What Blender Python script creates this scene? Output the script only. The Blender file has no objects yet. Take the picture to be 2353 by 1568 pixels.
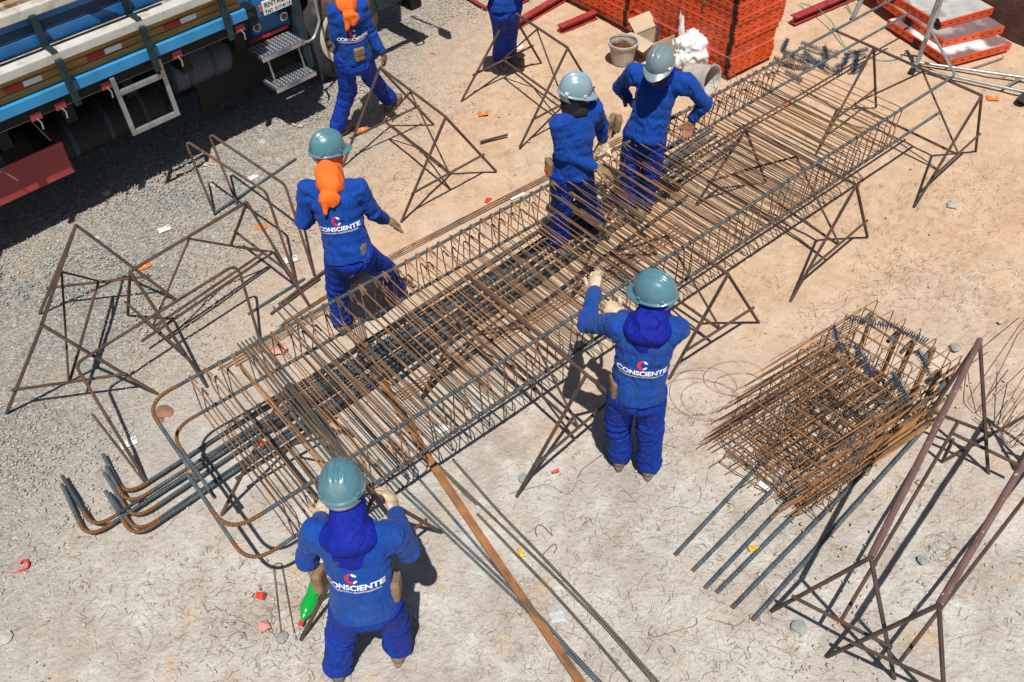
import bpy, bmesh, math, random
import numpy as np
from mathutils import Vector, Matrix, noise
from mathutils.bvhtree import BVHTree
rnd = random.Random(7); nr = np.random.default_rng(5)
C = bpy.context.scene.collection
# ---------------------------------------------------------------- camera
CAMH = 4.9; FP = 2000.0; CX, CY = 1176.5, 784.2       # survey: pixel units of a 2353 px wide picture
_dn = np.array([104., -1889., -FP]); _dn /= np.linalg.norm(_dn); _up = -_dn
_y = np.array([0, 0, -1.]); _y = _y-_y.dot(_up)*_up; _y /= np.linalg.norm(_y); _x = np.cross(_y, _up)
RW = np.array([_x, _y, _up])
cam = bpy.data.objects.new("camera", bpy.data.cameras.new("camera")); C.objects.link(cam)
cam.data.sensor_width = 36; cam.data.lens = FP/2353*36; cam.data.clip_end = 500; cam.data.clip_start = .1
cam.matrix_world = Matrix.Translation((0, 0, CAMH)) @ Matrix(RW.tolist()).to_4x4()
bpy.context.scene.camera = cam
# ---------------------------------------------------------------- sky, sun, exposure
SV = Vector((.035, -.415, 1)).normalized()
w = bpy.data.worlds.new("World"); bpy.context.scene.world = w; w.use_nodes = True
sk = w.node_tree.nodes.new('ShaderNodeTexSky'); sk.sky_type = 'NISHITA'; sk.sun_disc = False
sk.sun_elevation = math.asin(SV.z); sk.sun_rotation = math.atan2(SV.x, SV.y)
w.node_tree.links.new(sk.outputs[0], w.node_tree.nodes['Background'].inputs[0])
w.node_tree.nodes['Background'].inputs[1].default_value = .05
sl = bpy.data.lights.new("sun", 'SUN'); sl.energy = 4.9; sl.angle = math.radians(.5); sl.color = (1, .955, .89)
so = bpy.data.objects.new("sun", sl); C.objects.link(so); so.rotation_euler = SV.to_track_quat('Z', 'Y').to_euler()
vs = bpy.context.scene.view_settings; vs.view_transform = 'Standard'; vs.look = 'None'; vs.exposure = .08; vs.gamma = 1
# ---------------------------------------------------------------- survey helpers
def ray(u, v): return RW @ np.array([u-CX, -(v-CY), -FP])
def at(u, v, z=0.):
    d = ray(u, v); t = (z-CAMH)/d[2]; return Vector((d[0]*t, d[1]*t, z))
def V(*a): return Vector(a)
# ---------------------------------------------------------------- materials
def mat(name, base, rough=.7, metal=0., var=.25, vs_=8., base2=None, m2=.5, s2=3., bump=0., bs=60., spec=None, coat=0., rib=0., rustattr=None, sheen=0., soft=.06, fold=0., extra=None, aniso=(1, 1, 1)):
    m = bpy.data.materials.new(name); m.use_nodes = True; nt = m.node_tree; N = nt.nodes; Lk = nt.links
    b = N['Principled BSDF']; b.inputs['Roughness'].default_value = rough; b.inputs['Metallic'].default_value = metal
    if spec is not None: b.inputs['Specular IOR Level'].default_value = spec
    if coat: b.inputs['Coat Weight'].default_value = coat; b.inputs['Coat Roughness'].default_value = .12
    if sheen: b.inputs['Sheen Weight'].default_value = sheen
    tc = N.new('ShaderNodeTexCoord'); mp = N.new('ShaderNodeMapping'); mp.inputs['Scale'].default_value = aniso
    Lk.new(tc.outputs['Object'], mp.inputs['Vector'])
    def nz(s, d=4):
        n = N.new('ShaderNodeTexNoise'); n.inputs['Scale'].default_value = s; n.inputs['Detail'].default_value = d; Lk.new(mp.outputs[0], n.inputs['Vector']); return n
    def mixc(f, a, c, blend='MIX'):
        x = N.new('ShaderNodeMix'); x.data_type = 'RGBA'; x.blend_type = blend
        for s, i in ((f, 0), (a, 6), (c, 7)):
            if hasattr(s, 'links') or hasattr(s, 'is_linked'): Lk.new(s, x.inputs[i])
            elif i == 0: x.inputs[0].default_value = s
            else: x.inputs[i].default_value = (*s, 1)
        return x.outputs[2]
    def ramp(f, lo, hi):
        r = N.new('ShaderNodeMapRange'); r.inputs[1].default_value = lo; r.inputs[2].default_value = hi; Lk.new(f, r.inputs[0]); return r.outputs[0]
    col = base
    n1 = nz(vs_)
    dark = tuple(c*(1-var) for c in base); light = tuple(min(1, c*(1+var)) for c in base)
    col = mixc(ramp(n1.outputs[0], .3, .7), dark, light)
    if base2:
        n2 = nz(s2, 6); col = mixc(ramp(n2.outputs[0], m2-soft, m2+soft), col, base2)
    if rustattr:
        a = N.new('ShaderNodeAttribute'); a.attribute_name = 'rust'
        n3 = nz(25, 5); ad = N.new('ShaderNodeMath'); ad.operation = 'MULTIPLY_ADD'; Lk.new(n3.outputs[0], ad.inputs[0]); ad.inputs[1].default_value = .9
        Lk.new(a.outputs['Fac'], ad.inputs[2]); col = mixc(ramp(ad.outputs[0], .72, .95), col, rustattr)
    nb = None
    if bump:
        n4 = nz(bs, 5); bp = N.new('ShaderNodeBump'); bp.inputs['Strength'].default_value = bump; bp.inputs['Distance'].default_value = .01
        Lk.new(n4.outputs[0], bp.inputs['Height']); nb = bp.outputs[0]
    if fold:
        mp2 = N.new('ShaderNodeMapping'); mp2.inputs['Rotation'].default_value = (.3, .5, .2); mp2.inputs['Scale'].default_value = (12, 12, 5); Lk.new(tc.outputs['Object'], mp2.inputs['Vector'])
        n5 = N.new('ShaderNodeTexNoise'); n5.inputs['Scale'].default_value = 1.; n5.inputs['Detail'].default_value = 3; n5.inputs['Distortion'].default_value = .9; Lk.new(mp2.outputs[0], n5.inputs['Vector'])
        s5 = N.new('ShaderNodeMath'); s5.operation = 'SUBTRACT'; Lk.new(n5.outputs[0], s5.inputs[0]); s5.inputs[1].default_value = .5; a5 = N.new('ShaderNodeMath'); a5.operation = 'ABSOLUTE'; Lk.new(s5.outputs[0], a5.inputs[0])
        bp = N.new('ShaderNodeBump'); bp.inputs['Strength'].default_value = 1.; bp.inputs['Distance'].default_value = -fold; Lk.new(a5.outputs[0], bp.inputs['Height'])
        if nb: Lk.new(nb, bp.inputs['Normal'])
        nb = bp.outputs[0]
    if rib:
        a = N.new('ShaderNodeAttribute'); a.attribute_name = 'along'
        mu = N.new('ShaderNodeMath'); mu.operation = 'MULTIPLY'; mu.inputs[1].default_value = 2*math.pi/.015; Lk.new(a.outputs['Fac'], mu.inputs[0])
        sn = N.new('ShaderNodeMath'); sn.operation = 'SINE'; Lk.new(mu.outputs[0], sn.inputs[0])
        bp = N.new('ShaderNodeBump'); bp.inputs['Strength'].default_value = rib; bp.inputs['Distance'].default_value = .003
        Lk.new(sn.outputs[0], bp.inputs['Height']); rm = N.new('ShaderNodeMapRange'); rm.inputs[1].default_value = -1; rm.inputs[3].default_value = 1-.45*min(1, rib*1.4); rm.inputs[4].default_value = 1.15; Lk.new(sn.outputs[0], rm.inputs[0]); vm = N.new('ShaderNodeVectorMath'); vm.operation = 'SCALE'; Lk.new(col, vm.inputs[0]); Lk.new(rm.outputs[0], vm.inputs['Scale']); col = vm.outputs[0]  # groove shade put into the colour: darker between ribs, lighter on crests
        if nb: Lk.new(nb, bp.inputs['Normal'])
        nb = bp.outputs[0]
    if nb: Lk.new(nb, b.inputs['Normal'])
    if not isinstance(col, tuple): Lk.new(col, b.inputs['Base Color'])
    return m
M = {}
M['bar'] = mat('blue grey steel', (.115, .15, .172), .5, .25, .35, 14, bump=.25, bs=220, rib=.7, rustattr=(.27, .13, .05))
M['bar_dark'] = mat('dark blue steel', (.07, .095, .115), .5, .25, .4, 14, bump=.25, bs=220, rib=.7, rustattr=(.27, .12, .045))
M['rod'] = mat('rusty thin rod', (.23, .12, .055), .8, .05, .45, 9, base2=(.105, .07, .05), m2=.52, s2=4)
M['rod_orange'] = mat('orange rusty rod', (.34, .16, .06), .8, .05, .35, 9, base2=(.17, .10, .06), m2=.56, s2=5)
M['rod_grey'] = mat('grey ribbed rod', (.15, .145, .12), .7, .1, .35, 10, base2=(.20, .13, .08), m2=.6, s2=5, rib=.8)
M['stand'] = mat('brown rusted rebar', (.125, .085, .066), .75, .1, .35, 7, base2=(.20, .105, .075), m2=.54, s2=3, bump=.3, bs=150, rib=.9)
M['pipe'] = mat('painted rusty pipe', (.15, .085, .075), .6, .1, .25, 6, base2=(.55, .55, .55), m2=.69, s2=38)
M['galv'] = mat('galvanised steel', (.36, .40, .42), .38, .6, .25, 8, base2=(.25, .2, .16), m2=.68, s2=9)
M['shirt'] = mat('blue shirt cloth', (.004, .053, .31), .8, 0, .1, 5, bump=.15, bs=90, spec=.2, sheen=.05, fold=.05)
M['shirt_dusty'] = mat('dusty blue shirt cloth', (.005, .055, .31), .85, 0, .13, 5, base2=(.03, .085, .25), m2=.62, s2=3.5, soft=.16, bump=.15, bs=90, spec=.2, sheen=.05, fold=.05)
M['trouser'] = mat('blue trouser cloth', (.004, .038, .345), .72, 0, .12, 6, bump=.15, bs=90, spec=.25, fold=.06)
M['hood'] = mat('deep blue hood cloth', (.006, .016, .27), .75, 0, .1, 6, bump=.15, bs=60, spec=.2, fold=.04)
M['black_cloth'] = mat('black face cloth', (.008, .01, .016), .9)
M['orange_cloth'] = mat('orange neck cloth', (.86, .16, .025), .8, 0, .08, 8, bump=.15, bs=50, spec=.2, fold=.03)
M['helmet'] = mat('teal grey helmet plastic', (.085, .205, .255), .3, 0, .07, 6, base2=(.15, .24, .27), m2=.63, s2=9, coat=.3)
M['helmet_light'] = mat('light grey helmet plastic', (.225, .33, .385), .3, 0, .06, 6, coat=.3)
M['helmet_grey'] = mat('grey helmet plastic', (.17, .235, .26), .3, 0, .08, 6, coat=.3)
M['white_band'] = mat('white padding', (.62, .64, .66), .7)
M['skin'] = mat('skin', (.30, .13, .08), .55, 0, .12, 20, spec=.3)
M['glove'] = mat('cream leather glove', (.62, .50, .33), .85, 0, .22, 18, base2=(.33, .23, .13), m2=.56, s2=13, bump=.4, bs=70)
M['glove_dark'] = mat('brown leather glove', (.26, .17, .09), .85, 0, .3, 18, bump=.4, bs=70)
M['yellow'] = mat('yellow trim', (.75, .42, .02), .8)
M['boot'] = mat('dusty boot leather', (.19, .155, .115), .9, 0, .3, 14, bump=.3, bs=80)
M['leather'] = mat('worn leather', (.22, .14, .08), .8, 0, .3, 12, bump=.3, bs=90)
M['black'] = mat('black rubber', (.012, .013, .015), .6, 0, .3, 10)
M['red'] = mat('red plastic', (.72, .03, .02), .4, coat=.2)
M['white'] = mat('white paint', (.8, .8, .8), .6, 0, .05)
M['logo_red'] = mat('red print', (.75, .015, .06), .7)
M['concrete_hook'] = M['galv']
M['t_blue'] = mat('truck blue paint', (.01, .13, .36), .45, 0, .15, 5, base2=(.03, .19, .44), m2=.6, s2=4, coat=.3)
M['t_skyblue'] = mat('truck light blue rail', (.03, .25, .52), .55, 0, .15, 5, coat=.1)
M['t_navy'] = mat('truck navy boards', (.01, .03, .085), .6, 0, .25, 5)
M['t_yellow'] = mat('mustard boards', (.36, .205, .045), .6, 0, .22, 4, aniso=(1, 1, 9))
M['t_white'] = mat('weathered white rail', (.50, .50, .45), .7, 0, .12, 6, base2=(.40, .37, .30), m2=.6, s2=9, bump=.2, bs=90)
M['t_grey'] = mat('weathered grey timber', (.40, .385, .36), .85, 0, .25, 7, base2=(.2, .18, .16), m2=.6, s2=12, bump=.4, bs=60)
M['t_black'] = mat('black chassis', (.006, .0065, .007), .6, .2, .3, 6)  # base set near black, putting the deep underbody shade into the colour
M['t_post'] = mat('dark post steel', (.02, .045, .06), .45, .3, .3, 9)
M['t_redbox'] = mat('faded red paint', (.36, .045, .055), .5, 0, .15, 3, coat=.2)
M['t_tank'] = mat('dark blue tank', (.035, .055, .09), .5, 0, .3, 3)
M['t_rim'] = mat('cream wheel paint', (.66, .62, .53), .5, 0, .15, 9, base2=(.33, .26, .19), m2=.64, s2=9)
M['t_disc'] = mat('dirty wheel disc', (.20, .185, .165), .6, .3, .4, 12)
M['tyre'] = mat('dusty tyre', (.035, .035, .033), .85, 0, .3, 8, base2=(.16, .10, .065), m2=.62, s2=4)
M['chrome'] = mat('polished step steel', (.62, .64, .66), .25, .9, .12, 20)
M['hole_dot'] = mat('pale step hole dot', (.95, .95, .95), .2, .6)  # light at the tread holes put into the pale colour of studs
M['step_dark'] = mat('step tread', (.28, .31, .34), .35, .8, .3, 30)
M['t_redrefl'] = mat('red reflector', (.42, .012, .02), .4, coat=.3)
M['plank'] = mat('weathered plank', (.36, .29, .22), .9, 0, .35, 5, base2=(.60, .58, .54), m2=.52, s2=7, bump=.5, bs=60, aniso=(1, 1, 1))
M['plank2'] = mat('rusty brown plank', (.30, .17, .10), .9, 0, .4, 5, base2=(.52, .47, .42), m2=.55, s2=7, bump=.5, bs=60)
M['orange'] = mat('orange red formwork paint', (.72, .088, .018), .5, 0, .14, 4, base2=(.50, .06, .02), m2=.62, s2=6, coat=.1, bump=.1)
M['slot'] = mat('dark slot and gap shade', (.03, .012, .01), .9)
M['ply'] = mat('worn purple plywood', (.17, .115, .12), .7, 0, .2, 6, base2=(.34, .31, .30), m2=.58, s2=4)
M['ply_white'] = mat('plaster splashed plywood', (.19, .12, .12), .7, 0, .2, 6, base2=(.72, .70, .68), m2=.50, s2=2.6)
M['ply_grey'] = mat('grey worn plywood', (.42, .41, .39), .7, 0, .2, 6, base2=(.26, .24, .22), m2=.6, s2=5)
M['beam_red'] = mat('red painted beam', (.33, .03, .03), .6, 0, .25, 6, base2=(.20, .09, .07), m2=.58, s2=7)
M['sack'] = mat('white plastic sack', (.72, .72, .71), .45, 0, .06, 5, base2=(.46, .41, .36), m2=.62, s2=3.2, spec=.4)
M['card'] = mat('cardboard', (.50, .40, .28), .9, 0, .1, 6)
M['pail'] = mat('dusty concrete pail', (.42, .40, .35), .8, 0, .2, 9, base2=(.10, .11, .11), m2=.66, s2=6, bump=.3)
M['spacer'] = mat('blue black plastic', (.022, .05, .085), .45)
M['green'] = mat('green plastic strap', (.02, .30, .17), .5)
M['wrapper'] = mat('orange wrapper', (.92, .20, .02), .4, 0, .12, 30, spec=.5)
M['tag'] = mat('white paper tag', (.76, .76, .73), .8, 0, .05)
M['ink'] = mat('grey ink', (.12, .12, .12), .8)
M['redlit'] = mat('red film', (.80, .05, .03), .35)
M['pink'] = mat('pink rag', (.60, .26, .22), .8)
M['wood'] = mat('wood offcut', (.50, .37, .22), .9)
M['stone'] = mat('pale stone', (.42, .385, .33), .95, 0, .2, 20, bump=.5, bs=60)
M['stone_blue'] = mat('grey blue stone', (.27, .29, .28), .95, 0, .2, 20, bump=.5, bs=60)
M['slab'] = mat('rust brown slab', (.26, .13, .08), .9, 0, .3, 9, bump=.4)
M['wire'] = mat('tie wire', (.085, .06, .045), .7, .2, .35, 6)
M['wire_rust'] = mat('rust wire', (.20, .075, .035), .8, .1, .35, 12)
M['earth'] = mat('dark brown earth wall', (.10, .055, .04), .95, 0, .3, 6, bump=1., bs=50)
M['glass_green'] = mat('green bottle plastic', (.01, .52, .07), .12, 0, .1, 10, coat=.5)
M['glass_green'].node_tree.nodes['Principled BSDF'].inputs['Transmission Weight'].default_value = .35
M['clear'] = mat('clear plastic', (.75, .77, .80), .15, 0, .05, 20, coat=.5)
M['clear'].node_tree.nodes['Principled BSDF'].inputs['Alpha'].default_value = .45
# ---------------------------------------------------------------- object helpers
ORI = {}
def props(o, label=None, cat=None, group=None, kind=None):
    if label: o['label'] = label
    if cat: o['category'] = cat
    if group: o['group'] = group
    if kind: o['kind'] = kind
    return o
def thing(name, loc, label, cat, group=None):
    o = bpy.data.objects.new(name, None); C.objects.link(o); o.location = loc; o.empty_display_size = .1
    ORI[o] = Vector(loc); return props(o, label, cat, group)
class MD:
    def __init__(s): s.v = []; s.f = []; s.m = []; s.n = 0; s.at = {}
    def add(s, v, f, mi=0, **attrs):
        v = np.asarray(v, float).reshape(-1, 3); s.v.append(v)
        s.f += [tuple(int(i)+s.n for i in q) for q in f]; s.m += [mi]*len(f); s.n += len(v)
        for k in ('along', 'rust'):
            s.at.setdefault(k, []).append(np.asarray(attrs.get(k, np.zeros(len(v)))))
        return s
    def box(s, c, ax, mi=0):
        c = np.array(c); A = [np.array(a) for a in ax]
        v = [c+i*A[0]+j*A[1]+k*A[2] for i in (-1, 1) for j in (-1, 1) for k in (-1, 1)]
        s.add(v, [(0, 1, 3, 2), (4, 6, 7, 5), (0, 4, 5, 1), (2, 3, 7, 6), (0, 2, 6, 4), (1, 5, 7, 3)], mi); return s
    def cyl(s, p, q, r0, r1=None, n=16, mi=0, cap=True):
        p = np.array(p, float); q = np.array(q, float); r1 = r0 if r1 is None else r1
        d = (q-p)/np.linalg.norm(q-p); a = np.cross(d, [0, 0, 1.]) if abs(d[2]) < .9 else np.cross(d, [1., 0, 0]); a /= np.linalg.norm(a); b = np.cross(d, a)
        th = np.arange(n)*2*math.pi/n; ring = np.cos(th)[:, None]*a+np.sin(th)[:, None]*b
        v = np.vstack([p+ring*r0, q+ring*r1]); f = [(i, (i+1) % n, n+(i+1) % n, n+i) for i in range(n)]
        if cap: f += [tuple(range(n))[::-1], tuple(range(n, 2*n))]
        s.add(v, f, mi); return s
    def tube(s, path, r, n=6, mi=0, cap=True, rust=None, s0=0.):
        P = np.array([tuple(p) for p in path], float); k = len(P)
        R = np.full(k, r) if np.isscalar(r) else np.asarray(r)
        T = np.gradient(P, axis=0); T /= np.linalg.norm(T, axis=1)[:, None]+1e-12
        a = np.cross(T[0], [0, 0, 1.]);
        if np.linalg.norm(a) < .1: a = np.cross(T[0], [1., 0, 0])
        a /= np.linalg.norm(a); th = np.arange(n)*2*math.pi/n; vs = []
        L = np.concatenate([[0], np.cumsum(np.linalg.norm(np.diff(P, axis=0), axis=1))])+s0
        for i in range(k):
            a = a-a.dot(T[i])*T[i]; a /= np.linalg.norm(a)+1e-12; b = np.cross(T[i], a)
            vs.append(P[i]+R[i]*(np.cos(th)[:, None]*a+np.sin(th)[:, None]*b))
        f = [(i*n+j, i*n+(j+1) % n, (i+1)*n+(j+1) % n, (i+1)*n+j) for i in range(k-1) for j in range(n)]
        if cap: f += [tuple(range(n))[::-1], tuple(range((k-1)*n, k*n))]
        ru = np.zeros(k*n) if rust is None else np.repeat(np.asarray(rust, float), n)
        s.add(np.vstack(vs), f, mi, along=np.repeat(L, n)+.15*r*np.tile(np.cos(th)*14, k) if np.isscalar(r) else np.repeat(L, n), rust=ru); return s
    def obj(s, name, mats, parent=None, smooth=True, bevel=0, loc=None):
        me = bpy.data.meshes.new(name); org = ORI[parent] if parent is not None else (Vector(loc) if loc is not None else Vector((0, 0, 0)))
        v = np.vstack(s.v)-np.array(org)
        me.from_pydata(v.tolist(), [], s.f)
        mats = mats if isinstance(mats, (list, tuple)) else [mats]
        for m_ in mats: me.materials.append(m_)
        me.polygons.foreach_set('material_index', s.m)
        if smooth:
            me.polygons.foreach_set('use_smooth', [True]*len(s.f))
        for k in ('along', 'rust'):
            arr = np.concatenate(s.at[k])
            if arr.any():
                A_ = me.attributes.new(k, 'FLOAT', 'POINT'); A_.data.foreach_set('value', arr)
        me.update()
        if smooth: 
            try: me.set_sharp_from_angle(angle=math.radians(40))
            except Exception: pass
        o = bpy.data.objects.new(name, me); C.objects.link(o)
        if parent is not None: o.parent = parent
        else: o.location = org
        ORI[o] = org
        if bevel:
            b = o.modifiers.new('bevel', 'BEVEL'); b.width = bevel; b.segments = 2; b.limit_method = 'ANGLE'
        return o
def fillet(pts, rad, n=6):
    pts = [Vector(p) for p in pts]; out = [pts[0]]; ru = [0.]
    rads = rad if isinstance(rad, (list, tuple)) else [rad]*len(pts)
    for i in range(1, len(pts)-1):
        a, b, c = pts[i-1], pts[i], pts[i+1]; u = (a-b).normalized(); v = (c-b).normalized()
        ang = u.angle(v, math.pi); t = min(rads[i]/max(math.tan(ang/2), 1e-3), (a-b).length*.49, (c-b).length*.49)
        p0 = b+u*t; p1 = b+v*t
        for k in range(n+1):
            s = k/n; out.append(p0*(1-s)**2+b*2*s*(1-s)+p1*s*s); ru.append(1.)
    out.append(pts[-1]); ru.append(0.)
    o2 = [out[0]]; r2 = [ru[0]]
    for i in range(1, len(out)):
        if abs(ru[i]-ru[i-1]) > .5:
            L_ = (out[i]-out[i-1]).length; e = min(.06, L_*.4)/max(L_, 1e-6)
            o2.append(out[i-1].lerp(out[i], 1-e) if ru[i] > .5 else out[i-1].lerp(out[i], e)); r2.append(0.)
        o2.append(out[i]); r2.append(ru[i])
    return o2, r2
def resample(pts, step, ru=None):
    P = np.array([tuple(p) for p in pts]); L = np.concatenate([[0], np.cumsum(np.linalg.norm(np.diff(P, axis=0), axis=1))])
    n = max(2, int(L[-1]/step)+1); t = np.linspace(0, L[-1], n)
    Q = np.stack([np.interp(t, L, P[:, i]) for i in range(3)], 1)
    return Q, (np.interp(t, L, ru) if ru is not None else np.zeros(n)), t
def ribbed(md, pts, r, rad=.08, step=.0042, n=8, amp=.14, rusty_ends=True, sag=0.):
    path, ru = fillet(pts, rad, 8); Q, R_, t = resample(path, step, ru)
    if sag: Q[:, 2] -= sag*np.sin(np.pi*t/t[-1])
    R_ = np.clip(np.convolve(R_, np.ones(15)/15, 'same'), 0, 1)
    if rusty_ends: R_[:max(2, int(.012/step))] = 1; R_[-max(2, int(.012/step)):] = 1
    if rad > .3: R_ = R_*0
    rr = r*(1+amp*np.clip(np.sin(2*math.pi*t/.015)*1.4, -.6, 1)); md.tube(Q, rr, n, rust=R_); return md
def copyobj(o, loc, rot=(0, 0, 0), parent=None):
    c = o.copy(); C.objects.link(c); c.parent = parent if parent else o.parent; c.location = loc; c.rotation_euler = rot; return c
# ---------------------------------------------------------------- ground
def gravel_amount(x, y):
    d = (x+3.0)*-.923+(y-3.2)*.383
    t = np.clip((d+.75)/1.7, 0, 1); return t*t*(3-2*t)
def make_ground():
    md = MD(); n = 2; xs = np.linspace(-150, 150, n)
    nx, ny = 420, 440; X = np.linspace(-6.5, 6.5, nx); Y = np.linspace(1.2, 13, ny)
    gx, gy = np.meshgrid(X, Y); z = np.zeros_like(gx)
    for (s, a) in ((1.3, .012), (4.1, .005), (13, .0028)):
        ph = nr.uniform(0, 6.28, (12, 3)); 
        for p in ph:
            an = p[0]; k = s*(1+.5*math.sin(p[2])); z += a/3.5*np.sin(k*2*(gx*math.cos(an)+gy*math.sin(an))+p[1])
    edge = np.minimum(np.minimum(gx+6.5, 6.5-gx), np.minimum(gy-1.2, 13-gy)); z = (z-.010)*np.clip(edge/.4, 0, 1)
    v = np.stack([gx, gy, z], -1).reshape(-1, 3)
    idx = np.arange(nx*ny).reshape(ny, nx)
    f = np.stack([idx[:-1, :-1], idx[:-1, 1:], idx[1:, 1:], idx[1:, :-1]], -1).reshape(-1, 4)
    md.add(v, f)
    B = 200; o = [(-B, -B), (B, -B), (B, B), (-B, B)]; i_ = [(-6.5, 1.2), (6.5, 1.2), (6.5, 13), (-6.5, 13)]
    md.add([(x, y, 0) for x, y in o+i_], [(0, 1, 5, 4), (1, 2, 6, 5), (2, 3, 7, 6), (3, 0, 4, 7)])
    m = bpy.data.materials.new('site ground'); m.use_nodes = True; nt = m.node_tree; N = nt.nodes; Lk = nt.links; b = N['Principled BSDF']
    b.inputs['Roughness'].default_value = .95; b.inputs['Specular IOR Level'].default_value = .1
    geo = N.new('ShaderNodeNewGeometry'); P = geo.outputs['Position']
    def nz(s, d=5, r=.55, vec=P, dist=0.):
        q = N.new('ShaderNodeTexNoise'); q.inputs['Scale'].default_value = s; q.inputs['Detail'].default_value = d; q.inputs['Roughness'].default_value = r; q.inputs['Distortion'].default_value = dist; Lk.new(vec, q.inputs['Vector']); return q.outputs[0]
    def mr(f, lo, hi, a=0., c=1.):
        q = N.new('ShaderNodeMapRange'); q.inputs[1].default_value = lo; q.inputs[2].default_value = hi; q.inputs[3].default_value = a; q.inputs[4].default_value = c; Lk.new(f, q.inputs[0]); return q.outputs[0]
    def ma(op, a, c):
        q = N.new('ShaderNodeMath'); q.operation = op
        for s_, i in ((a, 0), (c, 1)):
            if isinstance(s_, (int, float)): q.inputs[i].default_value = s_
            else: Lk.new(s_, q.inputs[i])
        return q.outputs[0]
    def mx(f, a, c, bl='MIX'):
        q = N.new('ShaderNodeMix'); q.data_type = 'RGBA'; q.blend_type = bl
        if isinstance(f, (int, float)): q.inputs[0].default_value = f
        else: Lk.new(f, q.inputs[0])
        for s_, i in ((a, 6), (c, 7)):
            if isinstance(s_, tuple): q.inputs[i].default_value = (*s_, 1)
            else: Lk.new(s_, q.inputs[i])
        return q.outputs[2]
    def dot(vx, vy, off):
        q = N.new('ShaderNodeVectorMath'); q.operation = 'DOT_PRODUCT'; Lk.new(P, q.inputs[0]); q.inputs[1].default_value = (vx, vy, 0); return ma('ADD', q.outputs['Value'], off)
    n_big = nz(.7); n_mid = nz(2.3, 6); n_sm = nz(9, 6); n_fine = nz(60, 5, .7)
    gr = mr(ma('ADD', dot(-.923, .383, -(3.0*.923+3.2*.383)), ma('MULTIPLY', ma('SUBTRACT', n_mid, .5), 1.6)), -.75, .95)
    far = mr(ma('ADD', dot(.25, 1., -4.4), ma('MULTIPLY', ma('SUBTRACT', n_big, .5), 2.5)), -1.0, 1.4)
    pale = mx(mr(n_mid, .36, .64), (.45, .405, .36), (.58, .555, .515))
    pale = mx(mr(nz(4.5, 6), .57, .72, 0, .8), pale, (.60, .585, .555))
    pale = mx(mr(nz(3.1, 5, .6, P, .4), .58, .72, 0, .75), pale, (.56, .40, .24))
    pale = mx(mr(nz(2.2, 6, .6, P, .6), .60, .72, 0, .5), pale, (.46, .27, .18))
    warm = mx(mr(n_mid, .36, .66), (.53, .375, .255), (.60, .445, .315))
    warm = mx(mr(nz(1.7, 5), .55, .7, 0, .55), warm, (.55, .345, .215))
    warm = mx(mr(nz(1.1, 6), .56, .70, 0, .55), warm, (.56, .48, .38))
    base = mx(far, pale, warm)
    vo = N.new('ShaderNodeTexVoronoi'); vo.inputs['Scale'].default_value = 48; vo.inputs['Randomness'].default_value = 1; Lk.new(P, vo.inputs['Vector'])
    sep = N.new('ShaderNodeSeparateColor'); Lk.new(vo.outputs['Color'], sep.inputs[0])
    grey = mx(mr(sep.outputs[0], 0, 1), (.20, .205, .20), (.40, .385, .35))
    grey = mx(mr(n_mid, .45, .62, 0, .6), grey, (.40, .35, .28))
    grey = mx(mr(sep.outputs[1], .8, .9, 0, .8), grey, (.50, .44, .36))
    base = mx(gr, base, grey)
    base = mx(1., base, mx(mr(n_sm, .3, .7), (.86, .85, .83), (1.05, 1.05, 1.05)), 'MULTIPLY')
    base = mx(1., base, mx(mr(n_fine, .35, .65), (.84, .82, .8), (1.06, 1.06, 1.06)), 'MULTIPLY')
    base = mx(mr(nz(150, 3, .6), .64, .72, 0, .55), base, (.20, .14, .10))
    Lk.new(base, b.inputs['Base Color'])
    h1 = ma('MULTIPLY', nz(26, 6, .6), .03); h2 = ma('MULTIPLY', n_fine, .006)
    h3 = ma('MULTIPLY', ma('MULTIPLY', mr(vo.outputs['Distance'], 0, .55, 1, 0), gr), .016)
    nearb = ma('SUBTRACT', 1.15, far); h1 = ma('MULTIPLY', h1, nearb)
    bp = N.new('ShaderNodeBump'); bp.inputs['Strength'].default_value = .8; bp.inputs['Distance'].default_value = 1.
    Lk.new(ma('ADD', ma('ADD', h1, h2), h3), bp.inputs['Height']); Lk.new(bp.outputs[0], b.inputs['Normal'])
    props(md.obj('ground', m), kind='structure')
make_ground()
def inframe(p, mrg=60):
    c = RW.T @ (np.array(p)-np.array([0, 0, CAMH])); u = CX+FP*c[0]/-c[2]; v = CY-FP*c[1]/-c[2]
    return -mrg < u < 2353+mrg and -mrg < v < 1568+mrg
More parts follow.
